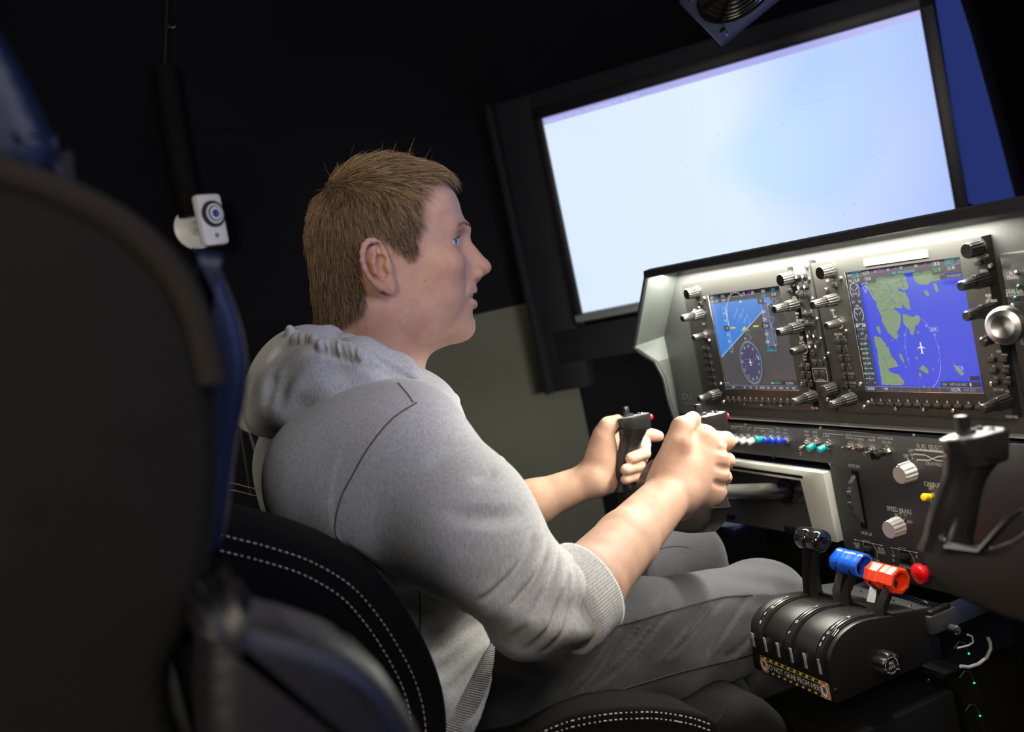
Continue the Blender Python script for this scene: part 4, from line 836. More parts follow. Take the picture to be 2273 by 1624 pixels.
for c_ in prs:
    rl=MB(); arc_=[(p.x,p.y) for p in _c[6:]]
    for dy in (.0026,-.0026): rl=MB().tube([(x-.001*(1 if z<.615 else .3),c_+dy,z+.0008) for x,z in arc_],.0020,8,flat=1).build('slot_rail','plastic',qd)
# raised cover plate behind levers with rivets
cp_=[(.822,.6235),(.822,.6265),(.886,.6135),(.886,.6095)]
MB().prism(cp_,yR+.001,yL_+.006,1,.0006).build('cover_plate','powder',qd)
for y_ in (.985,1.015,1.045,1.075,1.110): MB().lathe([(0,.0028),(.0012,.0026),(.002,.001)],(.866,y_,.6178),(.2,0,1),10).build('rivet','metal',qd)
d=Draw((.7125,0,0),(0,-1,0),(0,0,1),(-1,0,0),.00005)
# warning label
d.rect(-1.110,.5495,-.974,.5715,(.70,.60,.08))
for i in range(12):
    u=-1.110+i*.0122; 
    for v in (.5495,.5675): d.poly([(u,v),(min(u+.007,-.974),v),(min(u+.0095,-.974),v+.004),(u+.0025,v+.004)],(.02,.02,.02))
d.rect(-1.101,.5538,-.984,.5672,(.02,.02,.02))
d.text('DO NOT GRAB FROM HERE',-1.0425,.5567,.0078,(.75,.75,.72),'c',.80)
for u in (-1.102,-.982):
    d.circ(u,.5605,.0088,.0105,(.75,.74,.7),20); d.arc(u,.5605,.0078,0,360,.0016,(.65,.05,.03),20,.0092); d.line([(u-.0055,.5675),(u+.0055,.5565)],.0016,(.65,.05,.03)); d.poly([(u-.003,.558),(u+.002,.557),(u+.004,.563),(u+.002,.566),(u-.003,.565)],(.1,.1,.1))
d.build('warning_label','sticker',qd)
d=Draw((.7119,0,0),(0,0,1),(0,1,0),(-1,0,0),.00005)
for i,s_ in enumerate(sorted(slots,reverse=True)):
    y_=1.1195-.0268*i; MB().box((.7128,y_,.590),(.0010,.0050,.0195),.0003).build('lever_tag','greylabel',qd)
    d.text(('REV','REV','FEATHER','FEATHER','CUTOFF','CUTOFF')[i],.590,y_-.0012,.0027,(.05,.05,.05),'c',.75)
d.build('tag_lettering','sticker',qd)
# white letters along the rails
lt=[(.722,.612),(.731,.6205),(.742,.626),(.755,.6302),(.768,.6316)]
v_=[];f_=[];cc=[]
for c_,wd in zip(prs,('POWER','PROP','MIXTURE')):
    wd=wd[::-1]
    for i,ch in enumerate(wd):
        t=i/(max(1,len(wd)-1))*(len(lt)-1); j_=min(int(t),len(lt)-2); a=Vector((lt[j_][0],0,lt[j_][1])); b_=Vector((lt[j_+1][0],0,lt[j_+1][1])); P_=a.lerp(b_,t-j_); tg_=(b_-a).normalized(); nn_=Vector((-tg_.z,0,tg_.x))
        g,f=glyphs(ch); n0=len(v_); v_+=[tuple(P_+Vector((0,c_+.003,0))+Vector((0,-1,0))*(p[0]*.0062)+tg_*(p[1]*.0062)+nn_*.0032) for p in g]; f_+=[tuple(n0+k_ for k_ in q) for q in f]
MB().add(v_,f_).build('rail_lettering','print',qd)
# levers
def leverpair(c_,top,mtname,kind,offs,kw=1.5):
    for dy in (.0068,-.0068):
        root=Vector((.812,c_+dy,.618)); mid=root.lerp(Vector((top[0],c_+dy,top[1])),.42)+Vector((-.010*(1 if kind!='spool' else .2),0,.0)); tp_=Vector((top[0],c_+dy*kw*1.25+offs,top[1]))
        l_=MB().tube([root,mid,tp_],[.0115,.0095,.0075],4,flat=.34,up=(1,0,.3)); o=l_.build('lever','quadblack',qd,30)
        k=MB(); yy=tp_.y; L_=.0125
        if kind=='spool':
            pr_=[(-L_,.0105),(-L_+.002,.0140),(-L_*.5,.0158),(0,.0150),(L_*.5,.0158),(L_-.002,.0140),(L_,.0105),(L_-.001,.007),(L_-.006,.0045),(L_-.006,.0001)]
            k.lathe(pr_,tp_,(0,-1,0),28)
        elif kind=='oval':
            pr_=[(-L_,.0145),(-L_+.0015,.0168),(-.002,.0170),(0,.0160),(.002,.0170),(L_-.0015,.0172),(L_,.0160),(L_,.0135),(L_-.014,.0120),(L_-.014,.0001)]
            k.lathe(pr_,tp_,(0,-1,-.05),24,3,.16,None)
        else:
            pr_=[(-L_,.0145),(-L_+.002,.0172),(-.002,.0176),(0,.0160),(.002,.0176),(L_-.002,.0176),(L_,.0155),(L_,.0120),(L_-.014,.0110),(L_-.014,.0001)]
            k.lathe(pr_,tp_,(0,-1,-.05),8)
            k.v=[p for p in k.v]
        ko=k.build('lever_knob',mtname,o,40 if kind!='hex' else 28)
        if kind!='spool' :
            MB().lathe([(0,.0018),(.002,.0018)],tp_+Vector((-.0148,0,-.004)),(-1,0,-.2),8).build('set_screw','dark',ko)
leverpair(prs[0],(.822,.7020),'gloss','spool',-.008,1.35)
leverpair(prs[1],(.838,.6720),'bluepl','oval',.002)
leverpair(prs[2],(.846,.6600),'orange','hex',.010)
# side friction knob
p=PY(1958,1440+28,yR); kn=MB().lathe([(0,.0155),(.004,.0165),(.010,.0155),(.014,.0150),(.0165,.0125),(.0165,.0118),(.0155,.0116),(.0155,.0001)],p,(0,-1,0),72,6,.20,(.0,.0165)); ko=kn.build('friction_knob','plastic',qd,40)
d=Draw((p[0],p[1]-.0160,p[2]),(1,0,0),(0,0,1),(0,-1,0),.00005); d.arc(0,0,.0098,-20,200,.0009,(.6,.6,.58),20); d.arc(0,0,.0098,215,320,.0009,(.6,.6,.58),14); d.poly([(.0105,-.0065),(.0062,-.0085),(.011,-.0095)],(.6,.6,.58)); d.text('FRIC',0,.0008,.004,(.6,.6,.58),'c',.7); d.text('LOCK',0,-.0045,.004,(.6,.6,.58),'c',.7); d.build('knob_print','sticker',ko)
for x,y in ((2061,1510),(1856,1532)): 
    q=PY(x,y,yR); MB().lathe([(0,.0028),(.0012,.0026),(.002,.001)],q,(0,-1,0),10).build('screw','metal',qd)
d=Draw((.7405,.986,.6265),(0,-1,0),(.86,0,.5),(-.5,0,.86),.0001); 
for i in range(3): d.rect(.001+i*.004,-.006,.0024+i*.004,.005,(.45,.45,.44))
d.build('logo_bars','sticker',qd)

# ================================================================ PEDESTAL the quadrant is bolted to
pdl=thing('centre_pedestal','low black pedestal with mesh tray behind the lever quadrant','pedestal',(.95,.95,0))
a=PX(2073,1378,.89)
rim=MB(); 
zt2=.606
rim.prism([(.872,.960),(1.30,.955),(1.30,.972),(.872,.977)],zt2-.024,zt2,2,.0015).build('side_rail','powder',pdl)
MB().prism([(.872,1.125),(1.30,1.125),(1.30,1.137),(.872,1.137)],zt2-.024,zt2-.004,2,.0015).build('side_rail','powder',pdl)
MB().box((.882,1.045,zt2-.012),(.016,.165,.016),.002).build('cross_rail','powder',pdl)
MB().box((.98,1.045,.52),(.2,.15,.004)).build('tray_floor','dark',pdl)
ms_=MB()
for i in range(9): ms_.box((.905+i*.007,1.05,.577),(.0014,.12,.0014))
for i in range(16): ms_.box((.933,.995+i*.0075,.5775),(.060,.0014,.0014))
ms_.build('mesh_grille','powder',pdl)
MB().tube([Vector((.905,1.0+.007*math.cos(t),.604+.004*math.sin(t))) for t in np.linspace(0,6,12)],.0015,6).build('cable_ring','metal',pdl)
MB().box((.80,1.05,.25),(.19,.17,.50),.004).build('front_post','dark',pdl)
MB().box((1.06,1.05,.28),(.25,.16,.46),.004).build('rear_body','dark',pdl)
p=PY(2112,1394,.955); MB().lathe([(0,.0065),(.010,.0065),(.011,.005),(.0105,.003),(.004,.003),(.004,.0001)],p,(0,-1,0),14).build('socket_bolt','metal',pdl)
p=PY(2093,1366,.96); MB().box((p[0],.966,zt2+.003),(.035,.010,.006),.002).build('latch','plastic',pdl)
cb=[(2132,1478),(2150,1480),(2172,1473),(2190,1459),(2199,1440),(2198,1425),(2193,1415)]
tag(MB().tube([PY(x,y,.93) for x,y in cb],.0022,8).build('looped_cable','wire'),'pale cable looping out of the pedestal side','cable')
tag(MB().tube([PY(x,y,.935) for x,y in ((2125,1438),(2150,1432),(2160,1425),(2158,1412),(2148,1408))],.0012,6).build('looped_cable','wire'),'thin short cable curl above the larger cable loop','cable')
for i,(x,y,lab) in enumerate(((2162,1515,'green indicator light glowing below the cable loop'),(2175,1588,'green indicator light glowing near the bottom edge'),(2150,1450,'faint green indicator light inside the cable loop'))):
    p=PY(x,y,.95); t=thing('indicator_light',lab,'light',p)
    MB().lathe([(0,.0013),(.0012,.0013),(.002,.0006)],p,(-.3,-1,.2),10).build('led','greenled',t)
    MB().tube([p+np.array([-.018,.004,.012]),p+np.array([-.012,0,.020]),p+np.array([-.004,0,.016]),p+np.array([.002,.002,.002])],.0009,6).build('lead','cable',t)
tag(MB().prism([tuple(PZ(x,y,.30)[:2]) for x,y in ((1958,1598),(1992,1568),(2062,1580),(2050,1640),(1975,1660))],.298,.301,2).build('paper_sheet','sheet'),'dim greenish sheet of paper lying low beside the pedestal','paper')
#
# ================================================================ SEATS
def seat_profile_solid(name,parent,poly,y0,y1,mt,bev,seg=4,ang=40):
    bm=bmesh.new(); A=[bm.verts.new((x,y0,z)) for x,z in poly]; B=[bm.verts.new((x,y1,z)) for x,z in poly]; n=len(A)
    bm.faces.new(A); bm.faces.new(B[::-1])
    for i in range(n): bm.faces.new((A[i],B[i],B[(i+1)%n],A[(i+1)%n]))
    bmesh.ops.recalc_face_normals(bm,faces=bm.faces[:]); bmesh.ops.bevel(bm,geom=bm.edges[:],offset=bev,segments=seg,profile=.5,affect='EDGES'); bmesh.ops.triangulate(bm,faces=[f for f in bm.faces if len(f.verts)>4]); bm.verts.index_update()
    return MB().add([v.co for v in bm.verts],[[v.index for v in f.verts] for f in bm.faces]).build(name,mt,parent,ang)
ps_=thing('pilot_seat','black bucket seat with pale double stitching under the man','seat',(.25,1.24,0))
# side wing of the backrest: curve traced in the seat side plane
def wing(yw,par,mt,pts,th,stitch=True,depth=.10):
    """outer edge curve pts (pixels) on plane y=yw; wing sweeps back from it and wraps round the body"""
    E=smooth([Vector(PY(x,y,yw)) for x,y in pts],36); vs=[];fs=[]; N=len(E); rows=[]
    for i,p in enumerate(E):
        t=(E[min(i+1,N-1)]-E[max(i-1,0)]).normalized(); nrm=Vector((-t.z,0,t.x)); 
        if nrm.x>0: nrm=-nrm         # away from the body (down-left in the picture)
        R=[]
        for a,o_,dy in ((0,0,th),(-.10,.0,th*.45),(-.12,0,0),(-.03,0,-th*.5),(.18,0,-th*.62),(.5,0,-th*.55),(1.0,0,-th*.1),(1.0,0,th),(.5,0,th*1.4)):
            R.append(p+nrm*(a*depth)+Vector((0,dy,0)))
        rows.append(R)
    M=len(rows[0])
    for R in rows: vs+=R
    for i in range(N-1):
        for k_ in range(M): k2=(k_+1)%M; fs.append((i*M+k_,i*M+k2,i*M+M+k2,i*M+M+k_))
    fs.append(tuple(range(M))); fs.append(tuple(range((N-1)*M,N*M)))
    o=MB().add(vs,fs).build('side_wing',mt,par,60); sub=o.modifiers.new('s','SUBSURF'); sub.levels=2; sub.render_levels=2
    if stitch:
        for off,dy in ((.14,-th*.64),(.26,-th*.66)):
            st=MB(); S=[]
            for i,p in enumerate(E):
                t=(E[min(i+1,N-1)]-E[max(i-1,0)]).normalized(); nrm=Vector((-t.z,0,t.x)); nrm=-nrm if nrm.x>0 else nrm
                S.append(p+nrm*(off*depth)+Vector((0,dy,0)))
            L=0; acc=0; seg=[]
            fine=smooth(S,36*12)
            for a,b_ in zip(fine[:-1],fine[1:]):
                L+=(b_-a).length; 
                if (L%.0062)<.0040: seg.append(a)
                elif len(seg)>1: st.tube([seg[0],seg[-1]],.0007,5); seg=[]
                else: seg=[]
            s2=st.build('stitching','thread',par); s2['kind']='stuff'
    return E
wing(.965,ps_,'seat',((430,1118),(500,1143),(600,1170),(700,1205),(790,1260),(850,1325),(900,1400),(940,1480),(962,1560),(966,1640),(955,1720)),.03,True,.115)
# backrest shell behind the man
bk=[(.02,.50),(.00,.66),(-.015,.80),(-.02,.92),(.00,.965),(.045,.975),(.085,.95),(.10,.85),(.12,.70),(.15,.56)]
seat_profile_solid('backrest',ps_,bk,.99,1.50,'seat',.02)
p0=[PY(x,y,1.36) for x,y in ((480,1078),(520,1082),(560,1092),(600,1100))]
for k_ in (0,1):
    st=MB(); fine=smooth([Vector(p)+Vector((.0,0,.006-.010*k_)) for p in p0],60); 
    for i in range(0,len(fine)-2,2): st.tube([fine[i],fine[i].lerp(fine[i+2],.6)],.0007,5)
    s2=st.build('stitching','thread',ps_); s2['kind']='stuff'
cu=[(.08,.40),(.06,.50),(.10,.555),(.30,.560),(.55,.565),(.66,.555),(.70,.50),(.66,.40)]
seat_profile_solid('cushion',ps_,cu,1.03,1.47,'seat',.025)
bo=[PY(x,y,.985) for x,y in ((1080,1700),(1180,1632),(1260,1590),(1340,1572),(1440,1568),(1520,1575),(1580,1592),(1600,1625),(1580,1700),(1300,1800))]
bp=smooth([Vector((p[0],p[2],0)) for p in bo],60,True)
seat_profile_solid('cushion_bolster',ps_,[(p[0],p[1]) for p in bp][::1],.985,1.06,'seat',.006,3,60)
for off in (10,24):
    pts_=[PY(x,y,.9835) for x,y in ((1130,1660+off),(1190,1622+off),(1260,1592+off),(1340,1576+off),(1400,1571+off),(1460,1571+off),(1530,1582+off),(1585,1600+off))]
    fine=smooth([Vector(p) for p in pts_],150); st=MB(); L=0; seg=[]
    for a,b_ in zip(fine[:-1],fine[1:]):
        L+=(b_-a).length
        if (L%.0066)<.0045: seg.append(a)
        elif len(seg)>1: st.tube([seg[0],seg[-1]],.0008,5); seg=[]
        else: seg=[]
    s2=st.build('stitching','thread',ps_); s2['kind']='stuff'
MB().box((.35,1.24,.30),(.34,.36,.20),.01).build('seat_base','plastic',ps_)
MB().box((.35,1.24,.095),(.5,.44,.19),.01).build('rail_box','plastic',ps_)
MB().tube([PY(x,y,1.02) for x,y in ((1575,1612),(1600,1590),(1612,1565))],.0008,6).build('lever_cord','cable',ps_)
# nearer seat, out of focus
cs_=thing('copilot_seat','large out-of-focus dark seat filling the left edge, blue sheen','seat',(-.05,.6,0))
def pxz(pts,Y): return [(PY(x,y,Y)[0],PY(x,y,Y)[2]) for x,y in pts]
o_=smooth([Vector((a,b,0)) for a,b in pxz(((-420,330),(-150,330),(0,372),(150,425),(280,495),(380,590),(440,700),(478,850),(490,1000),(480,1200),(430,1400),(380,1500),(400,1640),(460,1760),(300,1800),(-420,1800)),.50)],64,True)
seat_profile_solid('backrest',cs_,[(p[0],p[1]) for p in o_],.50,.86,'seat',.012,4,60)
o2=smooth([Vector((a,b,0)) for a,b in pxz(((-420,330),(-150,330),(0,372),(150,425),(280,495),(380,590),(440,700),(478,850)),.494)],40)
MB().tube([(p[0],.502,p[1]) for p in o2],.007,10).build('piping','seatpipe',cs_)
o3=smooth([Vector((a,b,0)) for a,b in pxz(((450,560),(500,640),(535,740),(545,850),(520,990),(490,1200),(430,1200),(420,800)),.62)],24,True)
seat_profile_solid('far_wing',cs_,[(p[0],p[1]) for p in o3],.60,.64,'bluelitvinyl',.010,4,60)  # far wing and headrest: blue screen light put into the vinyl colour
o4=smooth([Vector((a,b,0)) for a,b in pxz(((455,1320),(560,1345),(680,1380),(780,1430),(850,1510),(910,1620),(940,1720),(800,1900),(500,1900),(440,1600)),.50)],60,True)
seat_profile_solid('side_bolster',cs_,[(p[0],p[1]) for p in o4],.46,.54,'seatleather2',.016,5,60)
hr=smooth([Vector((a,b,0)) for a,b in pxz(((-300,-200),(-120,-60),(0,90),(60,190),(110,300),(140,390),(60,430),(-300,430)),.60)],20,True)
seat_profile_solid('headrest',cs_,[(p[0],p[1]) for p in hr],.56,.80,'bluelitvinyl',.018,4,60)
# ================================================================ PERSON (smooth solid modelling: distance fields -> one surface)
class Grid:
    def __init__(s,lo,hi,h):
        s.lo=np.array(lo,np.float32); s.h=h; s.n=(np.ceil((np.array(hi)-s.lo)/h)+1).astype(int)
        s.ax=[(s.lo[i]+h*np.arange(s.n[i])).astype(np.float32) for i in range(3)]; s.F=np.full(s.n,1.0,np.float32)
    def blk(s,lo,hi):
        a=np.clip(np.floor((np.array(lo)-s.lo)/s.h).astype(int),0,s.n-1); b=np.clip(np.ceil((np.array(hi)-s.lo)/s.h).astype(int)+1,1,s.n)
        sl=tuple(slice(a[i],max(b[i],a[i]+1)) for i in range(3)); return sl,s.ax[0][sl[0]][:,None,None],s.ax[1][sl[1]][None,:,None],s.ax[2][sl[2]][None,None,:]
    def op(s,fn,lo,hi,k,mode='u'):
        m=max(k,.004)*1.5+s.h*3; sl,X,Y,Z=s.blk(np.array(lo)-m,np.array(hi)+m); d=fn(X,Y,Z); f=s.F[sl]
        if mode=='u':
            if k>0: h=np.maximum(k-np.abs(f-d),0)/k; s.F[sl]=np.minimum(f,d)-h*h*k*.25
            else: s.F[sl]=np.minimum(f,d)
        elif mode=='s':
            d=-d; h=np.maximum(k-np.abs(f-d),0)/k if k>0 else 0; s.F[sl]=np.maximum(f,d)+h*h*k*.25
        elif mode=='d': s.F[sl]=f+d
        return s
    def ell(s,c,r,k=.01,mode='u',rot=None):
        c=np.array(c,float); r=np.array(r,float); e=max(r) if rot is not None else r
        def fn(X,Y,Z):
            x,y,z=X-c[0],Y-c[1],Z-c[2]
            if rot is not None: R=np.array(rot); x,y,z=R[0,0]*x+R[1,0]*y+R[2,0]*z,R[0,1]*x+R[1,1]*y+R[2,1]*z,R[0,2]*x+R[1,2]*y+R[2,2]*z
            k0=np.sqrt((x/r[0])**2+(y/r[1])**2+(z/r[2])**2); k1=np.sqrt((x/r[0]**2)**2+(y/r[1]**2)**2+(z/r[2]**2)**2)+1e-9
            return (k0*(k0-1)/k1).astype(np.float32)
        return s.op(fn,c-e,c+e,k,mode)
    def cap(s,a,b,ra,rb=None,k=.01,mode='u',wr=None):
        a=np.array(a,float);b=np.array(b,float); rb=ra if rb is None else rb; ab=b-a; L2=ab.dot(ab); R=max(ra,rb)
        def fn(X,Y,Z):
            t=((X-a[0])*ab[0]+(Y-a[1])*ab[1]+(Z-a[2])*ab[2])/L2; t=np.clip(t,0,1)
            d=np.sqrt((X-a[0]-t*ab[0])**2+(Y-a[1]-t*ab[1])**2+(Z-a[2]-t*ab[2])**2)-(ra+(rb-ra)*t)
            if wr is not None: d=d+wr(t,X,Y,Z)
            return d.astype(np.float32)
        return s.op(fn,np.minimum(a,b)-R,np.maximum(a,b)+R,k,mode)
    def chain(s,pts,rs,k=.01,k0=None):
        for i in range(len(pts)-1): s.cap(pts[i],pts[i+1],rs[i],rs[i+1],k if (i or k0 is None) else k0)
        return s
    def hit(s,px,py,t0=.7,t1=1.6):
        F=getattr(s,'F0',None); F=s.F if F is None else F
        r=ray(px,py); t=np.arange(t0,t1,.0012); P=EYE[None]+r[None]*t[:,None]; I=np.round((P-s.lo)/s.h).astype(int); ok=((I>=0)&(I<s.n)).all(1); I=np.clip(I,0,s.n-1); f=np.where(ok,F[tuple(I.T)],1.); w=np.nonzero(f<0)[0]
        return P[w[0]] if len(w) else None
    def snap(s): s.F0=s.F.copy(); return s
    def path(s,px,n=16,off=0):
        P=smooth([Vector((a,b,0)) for a,b in px],n)
        if off: P=[p+Vector((-(P[min(i+1,len(P)-1)]-P[max(i-1,0)]).normalized().y,(P[min(i+1,len(P)-1)]-P[max(i-1,0)]).normalized().x,0))*off for i,p in enumerate(P)]
        H=[s.hit(p[0],p[1]) for p in P]; H=np.array([h for h in H if h is not None])
        if len(H)<3: return None
        keep=[0]
        for i in range(1,len(H)):
            if np.linalg.norm(H[i]-H[keep[-1]])<.05: keep.append(i)
        H=H[keep]
        for _ in range(5): H[1:-1]=H[1:-1]*.5+(H[:-2]+H[2:])*.25
        return H
    def carve(s,H,amp,w):
        'adds amp (inwards if positive) along a curve lying on the surface, fading at its ends'
        if H is None or len(H)<3: return
        m=w*2.6; sl,X,Y,Z=s.blk(H.min(0)-m,H.max(0)+m); D=np.full(np.broadcast_shapes(X.shape,Y.shape,Z.shape),9.,np.float32); T=np.zeros_like(D); n=len(H)-1
        for i in range(n):
            a=H[i]; ab=H[i+1]-a; L2=ab.dot(ab)+1e-12
            t=np.clip(((X-a[0])*ab[0]+(Y-a[1])*ab[1]+(Z-a[2])*ab[2])/L2,0,1); d=(X-a[0]-t*ab[0])**2+(Y-a[1]-t*ab[1])**2+(Z-a[2]-t*ab[2])**2; b=d<D; D=np.where(b,d,D); T=np.where(b,(i+t)/n,T)
        s.F[sl]+=(amp*np.exp(-D/(w*w))*np.sin(np.pi*np.clip(T*.94+.03,0,1))**.6).astype(np.float32)
    def crease(s,path,r=.003,k=.012,out=0.,taper=True,mode='s'): s.carve(s.path(path),r*2.3,max(k*.42,.0036))
    def fold(s,path,r=.002,side=1,w=.006):
        'a cloth fold: a soft ridge beside a tight valley'
        s.carve(s.path(path,16,side*w*1300),-w*.95,w*1.05); s.carve(s.path(path),.0085,.0042)
    def surf(s,smooth=2):
        F=s.F; F=np.pad(F,1,constant_values=1.); S=F<0; n=np.array(S.shape)
        c=np.zeros(n-1,np.int8)
        for i in (0,1):
            for j in (0,1):
                for k in (0,1): c+=S[i:n[0]-1+i,j:n[1]-1+j,k:n[2]-1+k]
        act=np.argwhere((c>0)&(c<8)); idx=np.full(n-1,-1,np.int32); idx[tuple(act.T)]=np.arange(len(act))
        P=np.zeros((len(act),3)); cnt=np.zeros(len(act)); E=[((0,0,0),(1,0,0)),((0,1,0),(1,1,0)),((0,0,1),(1,0,1)),((0,1,1),(1,1,1)),((0,0,0),(0,1,0)),((1,0,0),(1,1,0)),((0,0,1),(0,1,1)),((1,0,1),(1,1,1)),((0,0,0),(0,0,1)),((1,0,0),(1,0,1)),((0,1,0),(0,1,1)),((1,1,0),(1,1,1))]
        for a,b in E:
            fa=F[tuple((act+a).T)]; fb=F[tuple((act+b).T)]; m=(fa<0)!=(fb<0); t=np.where(m,fa/(fa-fb+1e-12),0); P+=np.where(m[:,None],np.array(a)+t[:,None]*(np.array(b)-np.array(a)),0); cnt+=m
        P=P/cnt[:,None]+act; V=(P-1)*s.h+s.lo
        Q=[]
        for ax in range(3):
            sh=[slice(None)]*3; sh2=[slice(None)]*3; sh[ax]=slice(0,-1); sh2[ax]=slice(1,None); A=S[tuple(sh)]; B=S[tuple(sh2)]
            e=np.argwhere(A!=B); o1,o2=[(1,2),(2,0),(0,1)][ax]
            ok=(e[:,o1]>0)&(e[:,o2]>0)&(e[:,o1]<n[o1]-1)&(e[:,o2]<n[o2]-1); e=e[ok]; inv=A[tuple(e.T)]
            def g(d1,d2): q=e.copy(); q[:,o1]-=d1; q[:,o2]-=d2; return idx[tuple(q.T)]
            q=np.stack([g(1,1),g(0,1),g(0,0),g(1,0)],1); q[~inv]=q[~inv][:,::-1]; Q.append(q)
        Q=np.concatenate(Q)
        if smooth:
            ed=np.concatenate([Q[:,[0,1]],Q[:,[1,2]],Q[:,[2,3]],Q[:,[3,0]]])
            deg=np.bincount(ed[:,0],minlength=len(V))+np.bincount(ed[:,1],minlength=len(V))
            for it in range(smooth*2):
                N=np.stack([np.bincount(ed[:,0],V[ed[:,1],i],len(V))+np.bincount(ed[:,1],V[ed[:,0],i],len(V)) for i in range(3)],1)/deg[:,None]; V=V+(N-V)*(.5 if it%2==0 else -.52)
        return V,Q
J=PY
HY=1.23
YAW=math.radians(-10)
def turn(V):
    V=np.array(V,float); w=np.clip((V[:,2]-1.03)/.08,0,1); w=w*w*(3-2*w); a=YAW*w; x=V[:,0]-.35; y=V[:,1]-HY
    V[:,0],V[:,1]=.350-.003*w+x*np.cos(a)-y*np.sin(a), HY+x*np.sin(a)+y*np.cos(a); return V
# ---------------- head
Hg=Grid((.235,HY-.105,.93),(.505,HY+.105,1.33),.00145)
def both(f):
    for s_ in (-1,1): f(s_)
Hg.ell((.370,HY,1.226),(.0895,.0765,.083),.0)
Hg.ell((.341,HY,1.205),(.063,.069,.070),.02)
Hg.ell((.410,HY,1.236),(.058,.062,.052),.02)
Hg.ell((.395,HY,1.160),(.066,.060,.062),.025)
Hg.ell((.405,HY,1.120),(.050,.046,.045),.02)
both(lambda s:Hg.cap((.352,HY+s*.050,1.118),(.425,HY+s*.016,1.088),.021,.016,.022))
both(lambda s:Hg.ell((.372,HY+s*.034,1.118),(.045,.032,.042),.02))
both(lambda s:Hg.ell((.416,HY+s*.037,1.137),(.024,.024,.030),.02))
both(lambda s:Hg.ell((.428,HY+s*.044,1.166),(.024,.022,.018),.018))
Hg.ell((.378,HY,1.090),(.050,.044,.028),.02)
Hg.ell((.4375,HY,1.0835),(.0195,.020,.0175),.012)
Hg.ell((.4395,HY,1.132),(.0270,.029,.020),.012)
Hg.ell((.440,HY,1.104),(.0165,.024,.018),.012)
Hg.cap((.328,HY,1.15),(.296,HY,.985),.060,.066,.03)
Hg.cap((.332,HY,1.09),(.312,HY,.99),.038,.040,.03)
both(lambda s:Hg.cap((.325,HY+s*.052,1.13),(.345,HY+s*.022,1.00),.016,.015,.02))
# brow ridge, sockets, nose
both(lambda s:Hg.cap((.4665,HY+s*.008,1.2065),(.444,HY+s*.042,1.2085),.0085,.0050,.020))
both(lambda s:Hg.ell((.4735,HY+s*.030,1.192),(.024,.018,.0120),.014,'s'))
Hg.cap((.4625,HY,1.196),(.4815,HY,1.160),.0075,.0085,.010)
Hg.cap((.460,HY,1.175),(.468,HY,1.150),.0125,.0135,.010)
Hg.ell((.4835,HY,1.1535),(.0108,.0100,.0092),.006)
both(lambda s:Hg.ell((.4705,HY+s*.0125,1.1485),(.0105,.0070,.0078),.004))
both(lambda s:Hg.ell((.4775,HY+s*.0065,1.1415),(.0060,.0032,.0042),.002,'s'))
both(lambda s:Hg.cap((.4690,HY+s*.0190,1.1570),(.4600,HY+s*.0200,1.1440),.0010,.0010,.005,'s'))
# smile crease
both(lambda s:Hg.cap((.4590,HY+s*.0235,1.148),(.4440,HY+s*.0330,1.128),.0016,.0010,.008,'s')); None
# lips: arcs round the dental arch, parted in a slight smile
def arc_(cx,r,z0,z1,a0,n=9): return [((cx+r*math.cos(a)),HY+r*math.sin(a),z0+(z1-z0)*(abs(a)/a0)**1.5) for a in np.linspace(-a0,a0,n)]
Hg.chain(arc_(.4405,.0222,1.1285,1.1245,1.25),[.0026,.0040,.0050,.0056,.0052,.0056,.0050,.0040,.0026],.004)
Hg.chain(arc_(.4370,.0222,1.1095,1.1185,1.25),[.0026,.0040,.0050,.0056,.0058,.0056,.0050,.0040,.0026],.004)
Hg.chain(arc_(.4400,.0275,1.1190,1.1225,1.15),[.0012,.0026,.0036,.0040,.0041,.0040,.0036,.0026,.0012],.0015) if False else None
P_=arc_(.4400,.0250,1.1190,1.1228,1.32)
for i in range(8): Hg.cap(P_[i],P_[i+1],[.0010,.0024,.0034,.0038,.0039,.0038,.0034,.0024,.0010][i],[.0010,.0024,.0034,.0038,.0039,.0038,.0034,.0024,.0010][i+1],.0015,'s')
Hg.ell((.4600,HY,1.0975),(.006,.016,.0040),.006,'s')
# lids
both(lambda s:Hg.ell((.4395,HY+s*.031,1.1925),(.0140,.0150,.0134),.003))
both(lambda s:Hg.ell((.4500,HY+s*.033,1.1915),(.0160,.0150,.0042),.0015,'s'))
both(lambda s:Hg.cap((.4515,HY+s*.020,1.1998),(.4385,HY+s*.0445,1.1992),.0010,.0010,.0025,'s'))
hv,hq=Hg.surf(2); del Hg
